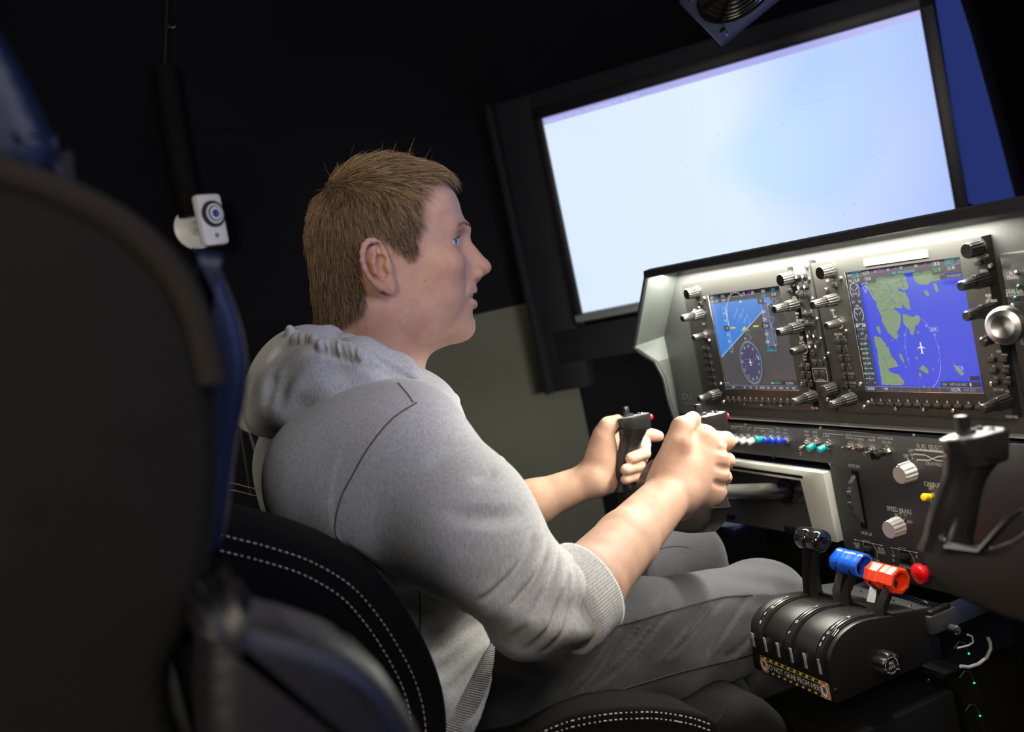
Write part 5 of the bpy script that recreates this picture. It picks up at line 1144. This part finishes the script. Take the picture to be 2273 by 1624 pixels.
# ---------------- ear (separate fine grid, merged)
def zl(u,v,y): return J(640+u/2.8,280+v/2.8,y)
def ear(s):
    f=lambda u,v,o: (lambda p:(p[0],HY+s*(HY-p[1]),p[2]))(zl(u,v,HY-o))
    g=Grid((.295,HY-.112 if s<0 else HY+.06,1.135),(.37,HY-.06 if s<0 else HY+.112,1.222),.00095)
    f=(lambda u,v,o: (lambda p:(p[0],HY+s*o,p[2]))(zl(u,v,HY-o)))
    rim=[(618,845,.078),(612,800,.080),(606,755,.082),(592,722,.085),(566,704,.088),(538,706,.0905),(514,732,.093),(503,775,.0945),(504,825,.0948),(518,880,.0935),(542,930,.0905),(572,970,.0875),(605,1000,.085)]
    R=[f(*p) for p in rim]; rr=[.0018,.0024,.0028,.0030,.0032,.0033,.0033,.0033,.0031,.0030,.0031,.0034,.0040]
    g.ell(f(566,830,.0805),(.0175,.0050,.0285),0); g.ell(f(610,930,.0790),(.012,.0050,.018),.005)
    g.chain(R,rr,.0025)
    g.chain([f(588,738,.083),f(570,785,.0850),f(562,840,.0865),f(578,895,.0862),f(612,932,.084)],[.0012,.0024,.0032,.0030,.0020],.005)
    g.ell(f(655,985,.0825),(.0078,.0045,.0110),.006)
    g.ell(f(612,862,.0840),(.0080,.0105,.0150),.0025,'s'); g.ell(f(598,760,.0880),(.0042,.0065,.0085),.0025,'s')
    g.chain([f(532,770,.092),f(524,830,.0925),f(545,900,.0905)],[.0001,.0001,.0001],.002) if False else None
    g.cap(f(534,765,.0915),f(530,850,.0915),.0016,.0016,.002,'s'); g.cap(f(530,850,.0915),f(556,910,.0890),.0016,.0010,.002,'s')
    g.ell(f(648,868,.0820),(.0046,.0038,.0078),.003); g.ell(f(622,905,.070),(.010,.008,.026),.006)
    return g.surf(1)
ears=[ear(-1),ear(1)]
# ---------------- right hand and forearm (camera side)
def jc(*a): return [J(*p) for p in a]
def hand_right():
    g=Grid((.33,.90,.70),(.80,1.22,.93),.0016)
    wr=J(1490,1092,1.108); mid=J(1388,1203,1.045); cf=J(1300,1300,.985); el=J(1206,1350,.972)
    g.chain([el,cf,mid,wr],[.034,.0425,.0375,.0300],.008); g.cap(J(1478,1078,1.12),J(1505,1115,1.12),.022,.024,.02)
    M=jc((1561,976,1.118),(1586,1013,1.116),(1586,1050,1.116),(1573,1087,1.120)); PP=jc((1610,979,1.124),(1612,1022,1.126),(1606,1059,1.128),(1596,1091,1.130))
    hub=J(1515,1045,1.118)
    for p,r in zip(M,(.0170,.0160,.0150,.0140)): g.cap(J(1498,1085,1.112),p,.0235,r,.018); g.cap(hub,p,.022,r,.015)
    g.cap(J(1535,1095,1.125),J(1580,1098,1.125),.0185,.0150,.015)
    g.ell(M[0]+[0,-.004,.001],(.010,.012,.010),.012); g.ell(M[1]+[.002,-.006,.001],(.010,.012,.009),.012)
    for i,(m,p,r) in enumerate(zip(M,PP,(.0130,.0116,.0110,.0100))):
        dip=p+np.array([.010,.026,-.004]); tip=dip+np.array([-.016,.012,-.003])
        g2=[m,p,dip,tip]; g.cap(m,p,r*1.10,r,.0035); g.cap(p,dip,r,r*.88,.003); g.cap(dip,tip,r*.88,r*.8,.004)
        if i==0: pass
    # creases between the fingers
    for a,b in ((0,1),(1,2),(2,3)):
        c=(PP[a]+PP[b])/2; m_=(M[a]+M[b])/2; g.cap(c+np.array([.006,-.012,0]),m_*.35+c*.65+np.array([.004,-.019,0]),.0022,.0012,.006,'s')
    # thumb up along the grip, tip on the head
    T=jc((1490,1030,1.112),(1504,982,1.104),(1513,948,1.106),(1537,930,1.118)); g.chain(T,[.0205,.0150,.0120,.0100],.010,.02); g.ell(T[3],(.0105,.0095,.0085),.004)
    g.cap(J(1502,1000,1.118),J(1550,985,1.124),.014,.013,.016)
    g.snap()
    for p_,a_ in ((((1592,999),(1612,1000),(1632,1003)),.0055),(((1590,1035),(1608,1040),(1628,1043)),.0055),(((1584,1070),(1600,1076),(1618,1080)),.0050),(((1515,972),(1508,990),(1498,1008)),.0022)): g.carve(g.path(p_),a_,.0040)
    return g.surf(1)
rh=hand_right()
def hand_left():
    g=Grid((.42,1.36,.70),(.86,1.60,.92),.0017)
    el=J(1020,1165,1.515); wr=J(1312,1064,1.452); mid=J(1180,1118,1.492)
    g.chain([el,mid,wr],[.042,.036,.0265],.02)
    g.cap(J(1322,1052,1.448),J(1338,985,1.440),.026,.020,.018); g.cap(J(1325,1065,1.447),J(1356,1068,1.440),.0245,.0185,.018)
    M=jc((1396,962,1.462),(1392,990,1.462),(1386,1018,1.462),(1378,1045,1.460))
    for m in M: g.cap(J(1338,1030,1.450),m,.021,.0145,.015)
    # thumb
    T=jc((1336,1005,1.438),(1340,962,1.430),(1350,944,1.424),(1371,934,1.416)); g.chain(T,[.0190,.0140,.0120,.0105],.010,.016)
    # index straight out on the trigger side
    I=jc((1396,962,1.462),(1430,962,1.452),(1450,966,1.444),(1462,968,1.440)); g.chain(I,[.0125,.0110,.0100,.0090],.004,.01)
    for m,pts,r in ((M[1],((1430,986,1.440),(1430,1006,1.408),(1401,1017,1.392)),.0108),(M[2],((1424,1016,1.438),(1418,1034,1.406),(1390,1042,1.390)),.0105),(M[3],((1414,1042,1.438),(1410,1056,1.408),(1389,1064,1.394)),.0095)):
        P_=jc(*pts); g.cap(m,P_[0],r*1.1,r,.006); g.cap(P_[0],P_[1],r,r*.95,.003); g.cap(P_[1],P_[2],r*.95,r*.88,.003)
    return g.surf(2)
lh=hand_left()
# ---------------- core of the body hidden by the clothes
Cg=Grid((.10,.95,.52),(.45,1.52,1.08),.006)
Cg.ell((.270,HY,.90),(.100,.150,.16),0).ell((.235,HY,.70),(.075,.12,.13),.03); Cg.cap((.29,1.09,.975),(.29,1.39,.975),.05,.05,.03); Cg.cap((.296,HY,.98),(.30,HY,1.04),.06,.058,.03)
Cg.cap(J(930,1000,1.06),J(1180,1325,.978),.048,.038,.03); Cg.cap((.30,1.40,.965),J(1040,1160,1.51),.05,.042,.03)
cv,cq=Cg.surf(1)
parts=[(turn(hv),hq)]+[(turn(a+np.array([.012,0,0])),b) for a,b in ears]+[rh,lh,(cv,cq)]
V=[];Q=[];n0=0
for v,q in parts: V.append(v); Q.append(q+n0); n0+=len(v)
V=np.concatenate(V);Q=np.concatenate(Q)
HT=lambda p:turn(np.array([p]))[0]
man=thing('person','man in grey hooded sweatshirt and charcoal trousers sitting, both hands on the yoke','person',(.30,1.23,.56))
base=np.array(WL['person'])
def part(name,V,Q,mt,par=man): return mobj(name,npmesh(name,V-base,Q),mt,par,base)
body=part('body',V,Q,'skin')
# redness of lips, ears, knuckles, nose
tint=np.zeros(len(V),np.float32)
def spot(c,r,a):
    global tint
    c=HT(c) if c[2]>1.06 and c[0]<.5 else np.array(c); d2=(((V-c)/np.array(r))**2).sum(1); tint=np.maximum(tint,(a*np.exp(-d2)).astype(np.float32))
spot((.468,HY,1.1275),(.008,.022,.0055),.8); spot((.466,HY,1.1105),(.008,.022,.0062),.8)
spot((.335,HY-.088,1.18),(.022,.012,.034),.35); spot((.484,HY,1.15),(.014,.016,.012),.35); spot((.43,HY-.05,1.15),(.03,.03,.02),.08)
spot(J(1562,972,1.10),(.009,.009,.007),.4); spot(J(1592,1014,1.098),(.010,.010,.006),.6); spot(J(1586,1050,1.10),(.010,.010,.006),.2); spot(J(1606,1096,1.115),(.010,.010,.008),.3)
for p in (J(1372,930,1.405),J(1403,1020,1.405),J(1389,1046,1.405),J(1463,968,1.435),J(1537,925,1.11)): spot(p,(.012,.012,.009),.3)
for u,v,r_ in ((905,950,.0024),(745,1135,.0018),(550,1240,.0016),(1035,870,.0016),(625,940,.0014),(750,1190,.0012),(880,800,.002)):
    hh=None; spot(zl(u,v,HY-.062),(r_,.02,r_),.55)
at=body.data.attributes.new('Tint','FLOAT','POINT'); at.data.foreach_set('value',tint[:len(body.data.vertices)])
# eyes and teeth
for s_ in (-1,1):
    c=Vector(HT((.4395,HY+s_*.031,1.1925))); e=MB().sphere(c,.0127,16).build('eye','eye',man); ax=Vector((1,-.95,.04)).normalized()
    MB().lathe([(0,.0058),(.0007,.0054),(.0012,.003),(.0013,.0001)],c+ax*.01125,ax,20).build('iris','iris',e); MB().lathe([(0,.0026),(.0006,.0024),(.0007,.0001)],c+ax*.0122,ax,16).build('pupil','gloss',e)
for i in range(-4,5):
    a=i*.30; MB().box(HT((.4400+.0205*math.cos(a),HY+.0205*math.sin(a),1.1232)),(.0035,.0054,.0060),.0008,Matrix.Rotation(a,3,'Z')).build('tooth','teeth',man)
# ---------------- hoodie
def fold(amp,freq,ph=0,tr=(0,1)):
    def w(t,X,Y,Z):
        m=np.clip((t-tr[0])/(tr[1]-tr[0]+1e-6),0,1); m=m*m
        return -amp*m*(np.abs(np.sin(t*freq+ph+ 2.2*np.sin(X*38+Z*30+ph)+1.5*np.sin(Z*55-X*20+Y*30)))-.5)
    return w
Gh=Grid((.09,.89,.56),(.56,1.59,1.08),.0023)
Gh.ell((.278,HY+.000,.905),(.138,.182,.170),0)
Gh.ell((.268,HY+.000,.755),(.140,.178,.165),.05)
Gh.cap((.278,1.085,.968),(.278,1.385,.968),.061,.061,.05); Gh.ell(J(705,1085,1.112),(.060,.050,.080),.035)
Gh.ell((.295,HY,1.000),(.098,.135,.052),.04); Gh.ell((.242,HY,.962),(.094,.165,.070),.03)
Gh.cap((.25,1.13,.66),(.25,1.34,.66),.115,.115,.04)
SH=J(915,990,1.058); MD=J(1030,1165,1.015); EL=J(1182,1330,.972); CF=J(1246,1342,.978)
hemL=Gh.path(((1085,1432),(1060,1478),(1030,1530),(995,1590),(960,1650),(925,1710)),90); hemR=Gh.path(((1106,1416),(1096,1480),(1078,1540),(1048,1605),(1010,1670),(970,1730)),90)
Gh.ell(J(800,1060,1.085),(.060,.045,.085),.05); Gh.ell(J(850,1150,1.06),(.055,.045,.060),.05); Gh.cap(SH,MD,.061,.073,.05,wr=fold(.0006,9,1.,(0,1)))
Gh.cap(MD,EL,.075,.054,.03,wr=fold(.0010,17,0,(.15,.9))); Gh.ell(J(1203,1356,.972),(.042,.042,.039),.02)
Gh.cap(EL,CF,.054,.050,.02,wr=fold(.0010,9,2,(-.5,.5)))
Gh.cap((.30,1.40,.965),J(1050,1150,1.515),.068,.052,.05)
Gh.cap(J(1040,1160,1.518),J(1110,1140,1.500),.052,.048,.02)
# bump of cloth at the shoulder front and pulled folds
Gh.ell(J(1092,1030,1.075),(.016,.022,.011),.02); Gh.ell(J(1138,1100,1.05),(.018,.03,.012),.02)
for a,b,r in (((1085,1052,1.02),(1020,1075,.985),.003),((1155,1135,.99),(1040,1175,.955),.004),((1195,1200,.965),(1120,1240,.94),.003)): Gh.cap(J(*a),J(*b),r,r*.5,.012,'s')
def bodyfold(X,Y,Z):
    a=np.clip((.86-Z)/.12,0,1)*np.clip((X-.14)/.08,0,1); u=Z*.8+X*.75
    return (.0050*a*np.sin(u*95+2.5*np.sin(Y*22+X*18)+1.2*np.sin(Z*40))).astype(np.float32)
sl,X_,Y_,Z_=Gh.blk((.08,.9,.56),(.5,1.6,.88)); Gh.F[sl]+=bodyfold(X_,Y_,Z_)*(1 if True else 0)
Gh.snap()
for path,r,k in ((((1098,1044),(1078,1056),(1052,1062)),.0034,.012),(((1165,1135),(1110,1150),(1050,1147),(985,1132)),.0034,.022),(((1060,985),(1000,1000),(950,1030)),.0022,.020),
  (((1040,1362),(978,1392),(926,1416)),.0050,.018),(((1060,1384),(996,1430),(954,1450)),.0045,.016),(((1075,1407),(1005,1470),(968,1500)),.0045,.018),(((1085,1440),(1040,1490),(1000,1540)),.0030,.014),(((572,1102),(614,1140),(662,1175),(720,1215)),.0030,.016),(((760,1212),(850,1272),(930,1318),(1000,1352)),.0040,.012)): Gh.crease(path,r*.8,k,.001)
for path,w in ((((1213,1180),(1208,1225),(1186,1278),(1142,1335),(1085,1385)),.0075),(((1236,1205),(1232,1250),(1215,1300),(1188,1360),(1140,1412)),.0065),(((1256,1228),(1258,1280),(1242,1340),(1210,1398),(1178,1436)),.0055),(((1268,1240),(1278,1290),(1268,1350),(1240,1410),(1212,1442)),.0045),(((1180,1195),(1160,1240),(1120,1290),(1070,1330)),.0050),(((1222,1260),(1204,1310),(1172,1362)),.0040)): Gh.fold(path,.0018,1,w)
if hemR is not None:
    p0=hemR[4]; p1=hemR[-6]; dd=nz(p1-p0); dd[1]=0; dd=nz(dd); nn=np.array([-dd[2],0,dd[0]]); nn=nn if nn[0]>0 else -nn
    sl,X_,Y_,Z_=Gh.blk((.09,.89,.56),(.49,1.59,p0[2]+.002)); pd=((X_-p0[0])*nn[0]+(Z_-p0[2])*nn[2])-.004
    Gh.F[sl]=np.maximum(Gh.F[sl],np.broadcast_to(pd,Gh.F[sl].shape).astype(np.float32))
# open the neck so that it lies round the real neck
hov,hoq=Gh.surf(1)
hoodie=part('sweatshirt',hov,hoq,'hoodie')
# ribbed cuff
def axisframe(a,b):
    a=np.array(a);b=np.array(b); d=(b-a)/np.linalg.norm(b-a); u=np.cross(d,[0,0,1.]); u/=np.linalg.norm(u); w=np.cross(d,u); return a,b,d,u,w
def cuff(a,b,ra,rb,name,ribs=110,wall=.004,sq=1.0,rot0=0):
    a,b,d,u,w=axisframe(a,b); L=np.linalg.norm(b-a); n=ribs*4; prof=[(0,ra*.9),(.0,ra),(.25,ra*1.03+ .001),(.6,(ra+rb)/2*1.02),(.93,rb*1.01),(1.0,rb),(1.0,rb-wall),(.6,rb-wall*1.2)]
    vs=[];
    for t,r in prof:
        for k in range(n):
            an=2*math.pi*k/n; rr=r*(1+.010*math.cos(an*ribs))
            vs.append(a+d*(t*L)+u*rr*math.cos(an)*sq+w*rr*math.sin(an))
    fs=[(i*n+k,i*n+(k+1)%n,(i+1)*n+(k+1)%n,(i+1)*n+k) for i in range(len(prof)-1) for k in range(n)]
    return part(name,np.array(vs),np.array(fs),'rib')
cuff(J(1236,1352,.974),J(1302,1302,.988),.0545,.0540,'cuff',100)
cuff(J(1080,1145,1.505),J(1135,1130,1.497),.050,.046,'cuff',90)
# ribbed hem band lying on the cloth between two traced edges
if hemL is not None and hemR is not None:
    n=min(len(hemL),len(hemR)); A=hemL[np.linspace(0,len(hemL)-1,360).astype(int)]; B=hemR[np.linspace(0,len(hemR)-1,360).astype(int)]
    for _ in range(30): A[1:-1]=(A[:-2]+A[2:])/2; B[1:-1]=(B[:-2]+B[2:])/2
    e=nz(EYE-(A[180]+B[180])/2); vs=[]
    for k in range(13):
        t=k/12; row=A*(1-t)+B*t+e*(.0045+.0035*math.sin(math.pi*t)); row=row+e*(.0007*np.cos(np.arange(360)*2*math.pi/6))[:,None]; vs.append(row if 0<k<12 else row-e*.005)
    vs=np.concatenate(vs); fs=np.array([(k*360+i_,k*360+i_+1,(k+1)*360+i_+1,(k+1)*360+i_) for k in range(12) for i_ in range(359)]); part('hem_band',vs,fs,'rib')
# hood
G2=Grid((.10,1.05,.93),(.43,1.42,1.16),.0024)
G2.ell((.203,HY,1.062),(.047,.092,.050),0)
G2.ell((.232,HY,1.094),(.046,.085,.036),.02)
G2.ell((.178,HY,1.040),(.032,.080,.026),.02)
for s_ in (0,1):
    yy=lambda y:(y if s_==0 else 2*HY-y)
    def ch(P_,R_,k): G2.chain([np.array((p[0],yy(p[1]),p[2])) for p in P_],R_,k)
    ch([J(640,880,1.165),J(715,835,1.135),J(800,812,1.122),J(880,830,1.128),J(950,865,1.155)],[.034,.036,.030,.021,.012],.02)
    ch([J(585,930,1.185),J(655,910,1.145),J(730,868,1.118),J(805,834,1.110),J(882,833,1.122)],[.020,.022,.020,.016,.011],.02)
ring=[J(735,750,1.195),J(775,768,1.165),J(820,788,1.150),J(880,816,1.146),J(930,848,1.155),J(970,875,1.175),J(996,893,1.215)]
mir=[np.array((p[0],2*HY-p[1],p[2])) for p in ring[::-1]]
back=[np.array((.240,HY+.03,1.105)),np.array((.240,HY-.03,1.105))]
rg=ring+mir+back
for i in range(len(rg)): G2.cap(rg[i],rg[(i+1)%len(rg)],.0120,.0120,.012)
# folds and gathers of the hood, pressed into its surface
G2.snap()
for path,r,k in ((((619,892),(622,853),(644,823),(676,804),(709,795)),.0055,.020),(((668,856),(704,834),(731,825),(772,823)),.0040,.018),(((600,800),(618,775),(640,768)),.0035,.014),(((590,900),(600,860),(606,830)),.0028,.018),(((640,730),(650,742),(672,748)),.0030,.008),(((820,812),(880,835),(940,865)),.0022,.014)): G2.crease(path,r,k,.001)
gp=[(624,722),(634,730),(646,742),(657,754),(671,757),(685,756),(698,760),(712,768),(725,771),(738,769),(752,774),(766,776),(780,780),(794,786)]
gh=[G2.hit(*p) for p in gp]
for i,p in enumerate(gh):
    if p is None: continue
    e=nz(EYE-p); G2.ell(p+e*.001,(.0068,.010,.0098 if i%2 else .0120),.0035)
for i in range(len(gh)-1):
    if gh[i] is None or gh[i+1] is None: continue
    q=(gh[i]+gh[i+1])/2; e=nz(EYE-q); G2.cap(q+e*.008+np.array([.001,0,.010]),q+e*.008+np.array([-.001,0,-.012]),.0016,.0010,.005,'s')
G2.crease(((700,736),(745,752),(790,772),(860,812),(920,846),(968,880)),.0018,.005,.0005)
G2.cap((.318,HY,1.12),(.300,HY,.97),.0585,.0640,.006,'s')   # opening for the neck
h2v,h2q=G2.surf(1); part('hood',h2v,h2q,'hoodie')
# seams: thin threads laid on the cloth where rays from the front meet it
def bvh(V,Q): return BVHTree.FromPolygons([tuple(v) for v in V],[tuple(q) for q in Q])
bh=bvh(hov,hoq)
def lay(pts,name,r=.0011,tree=bh,mt='seam',par=man,n=60):
    P_=[]
    for p in smooth([Vector((a,b,0)) for a,b in pts],n):
        h=tree.ray_cast(Vector(EYE),Vector(ray(p[0],p[1])).normalized())
        if h[0] is not None: P_.append(h[0]+h[1]*(-.0002))
    if len(P_)>3: MB().tube(P_,r,6).build(name,mt,par)
lay(((925,893),(870,930),(820,990),(785,1050),(755,1110),(744,1180),(770,1210),(850,1265)),'shoulder_seam')
lay(((884,850),(905,875),(917,893)),'shoulder_seam'); lay(((931,1310),(932,1380),(930,1420)),'side_seam')
# ---------------- trousers
Gp=Grid((.12,.98,.30),(.95,1.56,.80),.0030)
Gp.ell((.24,HY+.01,.655),(.125,.175,.095),0)
A_=J(1120,1530,1.120);B_=J(1400,1440,1.175);K_=J(1690,1362,1.222)
def tf(t,X,Y,Z): return .0016*np.sin((X*.75+Z*1.0+.5*Y)*120+2.0*np.sin(X*14)+1.5*np.sin(Z*30))*np.clip(np.sin(X*11-1.2),0.15,1)
Gp.cap(A_,B_,.096,.088,.05,wr=tf); Gp.cap(B_,K_,.088,.074,.03,wr=tf); Gp.cap(K_,(.88,1.23,.33),.072,.060,.03)
A2=np.array((.28,1.34,.655));K2=J(1515,1243,1.445); Gp.cap(A2,K2,.092,.066,.05); Gp.cap(K2,(.87,1.46,.33),.066,.058,.03)
z6=lambda *L:[(1080+a/3.427,1150+b/3.427) for a,b in L]
Gp.snap()
for path in (z6((1270,745),(1130,920),(760,1300)),z6((1390,700),(1280,830),(1000,1150),(740,1330)),z6((1660,640),(1480,860),(1300,1060)),z6((1800,610),(1540,900),(1390,1050)),z6((1980,600),(1850,800),(1700,1020)),z6((960,840),(800,1100),(560,1340)),z6((1140,790),(1080,900),(900,1100)),z6((2000,900),(1900,1010),(1800,1060)),z6((1300,440),(1320,520),(1280,640))): Gp.fold(path,.0020,-1,.0060)
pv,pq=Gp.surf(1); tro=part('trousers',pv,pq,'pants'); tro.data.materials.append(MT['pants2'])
# the lower side panel of the near leg is a darker cloth
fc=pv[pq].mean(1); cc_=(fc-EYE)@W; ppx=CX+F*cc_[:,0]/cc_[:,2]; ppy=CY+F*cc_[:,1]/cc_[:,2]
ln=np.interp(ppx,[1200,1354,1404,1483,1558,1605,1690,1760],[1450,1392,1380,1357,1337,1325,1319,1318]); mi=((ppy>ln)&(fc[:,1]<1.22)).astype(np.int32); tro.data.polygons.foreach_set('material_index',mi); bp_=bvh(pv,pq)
lay(((1190,1606),(1330,1548),(1480,1500),(1600,1470),(1672,1452)),'trouser_seam',.0012,bp_,'cable')
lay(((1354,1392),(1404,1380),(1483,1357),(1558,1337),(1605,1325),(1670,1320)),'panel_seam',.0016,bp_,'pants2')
lay(((1420,1240),(1450,1222),(1500,1212),(1530,1215)),'pocket_seam',.0010,bp_,'cable')
Gl=Grid((.74,1.10,0.0),(1.10,1.56,.38),.006)
for y_ in (1.23,1.46): Gl.cap((.88,y_,.36),(.85,y_,.10),.060,.045,.02)
lv_,lq_=Gl.surf(1); part('trouser_legs',lv_,lq_,'pants')
Gs=Grid((.76,1.10,0.0),(1.10,1.56,.15),.005)
for y_ in (1.23,1.46): Gs.ell((.88,y_,.045),(.085,.045,.043),0); Gs.ell((.96,y_,.035),(.085,.048,.034),.03)
sv_,sq_=Gs.surf(1); part('shoes',sv_,sq_,'plastic')
# ---------------- hair
hb_=bvh(hv,hq)
reg=[(.25,1.118),(.285,1.122),(.318,1.140),(.322,1.160),(.318,1.175),(.324,1.208),(.350,1.223),(.362,1.208),(.368,1.200),(.376,1.190),(.385,1.186),(.392,1.188),(.397,1.21),(.404,1.235),(.406,1.256),(.412,1.270),(.432,1.275),(.455,1.270),(.50,1.266),(.50,1.34),(.2,1.34),(.2,1.118)]
from mathutils.kdtree import KDTree
hn=np.zeros_like(hv); fn=np.cross(hv[hq[:,1]]-hv[hq[:,0]],hv[hq[:,2]]-hv[hq[:,0]])
for k in range(4):
    for i in range(3): hn[:,i]+=np.bincount(hq[:,k],fn[:,i],len(hv))
hn/=np.linalg.norm(hn,axis=1)[:,None]+1e-12
if (hn*(hv-np.array([.366,HY,1.2]))).sum()<0: hn=-hn
cand=np.array([i for i in np.nonzero((hv[:,2]>1.115))[0] if inside((hv[i,0],hv[i,2]),reg)])
NS=27000
pick=cand[RNG.integers(0,len(cand),NS)]; R0=hv[pick]+RNG.normal(0,.0006,(NS,3)); Nn_=hn[pick]
zrel=R0[:,2]; xr=R0[:,0]
top=np.clip((zrel-1.255-.10*(xr-.30)*-1)/.03,0,1)*np.clip((xr-.275)/.02,0,1)
top=np.clip((zrel+ .25*(xr-.36) -1.262)/.028,0,1)
dn_=np.stack([.10+.25*np.clip((xr-.36)/.05,0,1),np.zeros(NS),-np.ones(NS)],1)
fw_=np.stack([np.ones(NS),.25*np.sign(R0[:,1]-HY+.02)*.5,-.05*np.ones(NS)-.3*np.clip((xr-.43)/.03,0,1)],1)
D_=dn_*(1-top)[:,None]+fw_*top[:,None]; D_+=RNG.normal(0,.13,(NS,3)); D_-=Nn_*(D_*Nn_).sum(1)[:,None]; D_/=np.linalg.norm(D_,axis=1)[:,None]
len_=(.020+.006*RNG.random(NS))*(1-top)+(.030+.012*RNG.random(NS)-.010*np.clip((xr-.41)/.04,0,1))*top; edge=np.clip((1.165-zrel)/.05,0,1)*(xr<.36); len_*=1-.40*edge
len_*=np.where((xr>.355)&(zrel<1.225),.62,1)
lift=(.30*(1-top)+(.26+.75*np.clip((xr-.42)/.03,0,1))*top)*(1+.35*RNG.normal(0,1,NS)); lift*=1-.55*edge
pts=[R0-Nn_*.001]; cur=R0.copy(); SEG=5
for i in range(SEG):
    f=i/(SEG-1); dd=D_+Nn_*(lift*(1.5-1.45*f))[:,None]; dd+=np.stack([np.zeros(NS),np.zeros(NS),-(.12+1.9*np.clip((xr-.42)/.03,0,1))*f*f*top],1); dd/=np.linalg.norm(dd,axis=1)[:,None]; cur=cur+dd*(len_/SEG)[:,None]; pts.append(cur.copy())
pts=np.stack(pts,1) # NS,6,3
# a few stray long hairs
stray=RNG.choice(np.nonzero(zrel>1.27)[0],26,False)
for s_ in stray[:26]:
    b0=pts[s_,0]; dr=Nn_[s_]*.9+np.array([.25*RNG.normal(),.2*RNG.normal(),.5]); dr/=np.linalg.norm(dr); L=.02+.022*RNG.random()
    for i in range(6): pts[s_,i]=b0+dr*L*i/5*1.0+np.array([.010*(i/5)**2*RNG.choice([-1,1]),0,0])*0+np.array([.008*(i/5)**2,0,0])
def strands(P,r0,r1,name,mt):
    P=turn(P.reshape(-1,3)).reshape(P.shape)
    N,M,_=P.shape; T=np.gradient(P,axis=1); T/=np.linalg.norm(T,axis=2)[:,:,None]+1e-9; U_=np.cross(T,np.array([.3,1,.2])); U_/=np.linalg.norm(U_,axis=2)[:,:,None]+1e-9; Wv=np.cross(T,U_)
    rad=(r0+(r1-r0)*(np.arange(M)/(M-1))**1.5)[None,:,None]; Vv=np.stack([P+rad*(U_*math.cos(a)+Wv*math.sin(a)) for a in (0,2.094,4.189)],2) # N,M,3,3
    V_=Vv.reshape(-1,3); b=(np.arange(N)*M*3)[:,None,None]+(np.arange(M-1)*3)[None,:,None]; k=np.arange(3)[None,None,:]; k2=(k+1)%3
    f=np.stack([b+k,b+k2,b+k2+3,b+k+3],-1).reshape(-1,4); o=part(name,V_,f,mt); o['kind']='stuff'; return o
# hair mass under the strands: the scalp pushed outwards
strands(pts,.00034,.00008,'hair','hair')
mask=np.zeros(len(hv),bool); mask[cand]=True; fm=mask[hq].all(1); cq2=hq[fm]; used=np.unique(cq2); mp=np.full(len(hv),-1); mp[used]=np.arange(len(used))
tz=np.clip((hv[used,2]+.25*(hv[used,0]-.36)-1.262)/.028,0,1); th_=(.0030+.0025*tz)*(1-.7*np.clip((1.165-hv[used,2])/.05,0,1))
part('hair_undercoat',turn(hv[used]+hn[used]*th_[:,None]),mp[cq2],'scalp')
# brows
NB=240; s_=np.where(np.arange(NB)%2==0,-1,1); t=RNG.random(NB); cx=.4735-.026*t**1.3; cy=HY+s_*(.015+.033*t); cz=1.2085+.004*np.sin(t*3)+RNG.normal(0,.0014,NB)
bp2=[]
for x,y,z,tt,ss in zip(cx,cy,cz,t,s_):
    h=hb_.find_nearest(Vector((x+.01,y,z))); p=np.array(h[0]); nn=np.array(h[1]); nn=nn if nn[0]>0 else -nn; dr=np.array([-.45*tt,ss*.9,.35-.5*tt]); bp2.append([p+dr*.0050*k/3+nn*(.0003+.00025*k) for k in range(4)])
strands(np.array(bp2),.00017,.00005,'eyebrows','hair')
lash=[]
for s_ in (-1,1):
    for i in range(26):
        a=-1.0+2.0*i/25; b0=np.array([.4395+.0140*math.cos(a*.9),HY+s_*.031+.0128*math.sin(a*.9),1.1955]); dr=np.array([math.cos(a),math.sin(a)*.8,.25]); lash.append([b0+dr*.0042*k/3+np.array([0,0,.0010*(k/3)**2]) for k in range(4)])
strands(np.array(lash),.00018,.00004,'eyelashes','scalp')
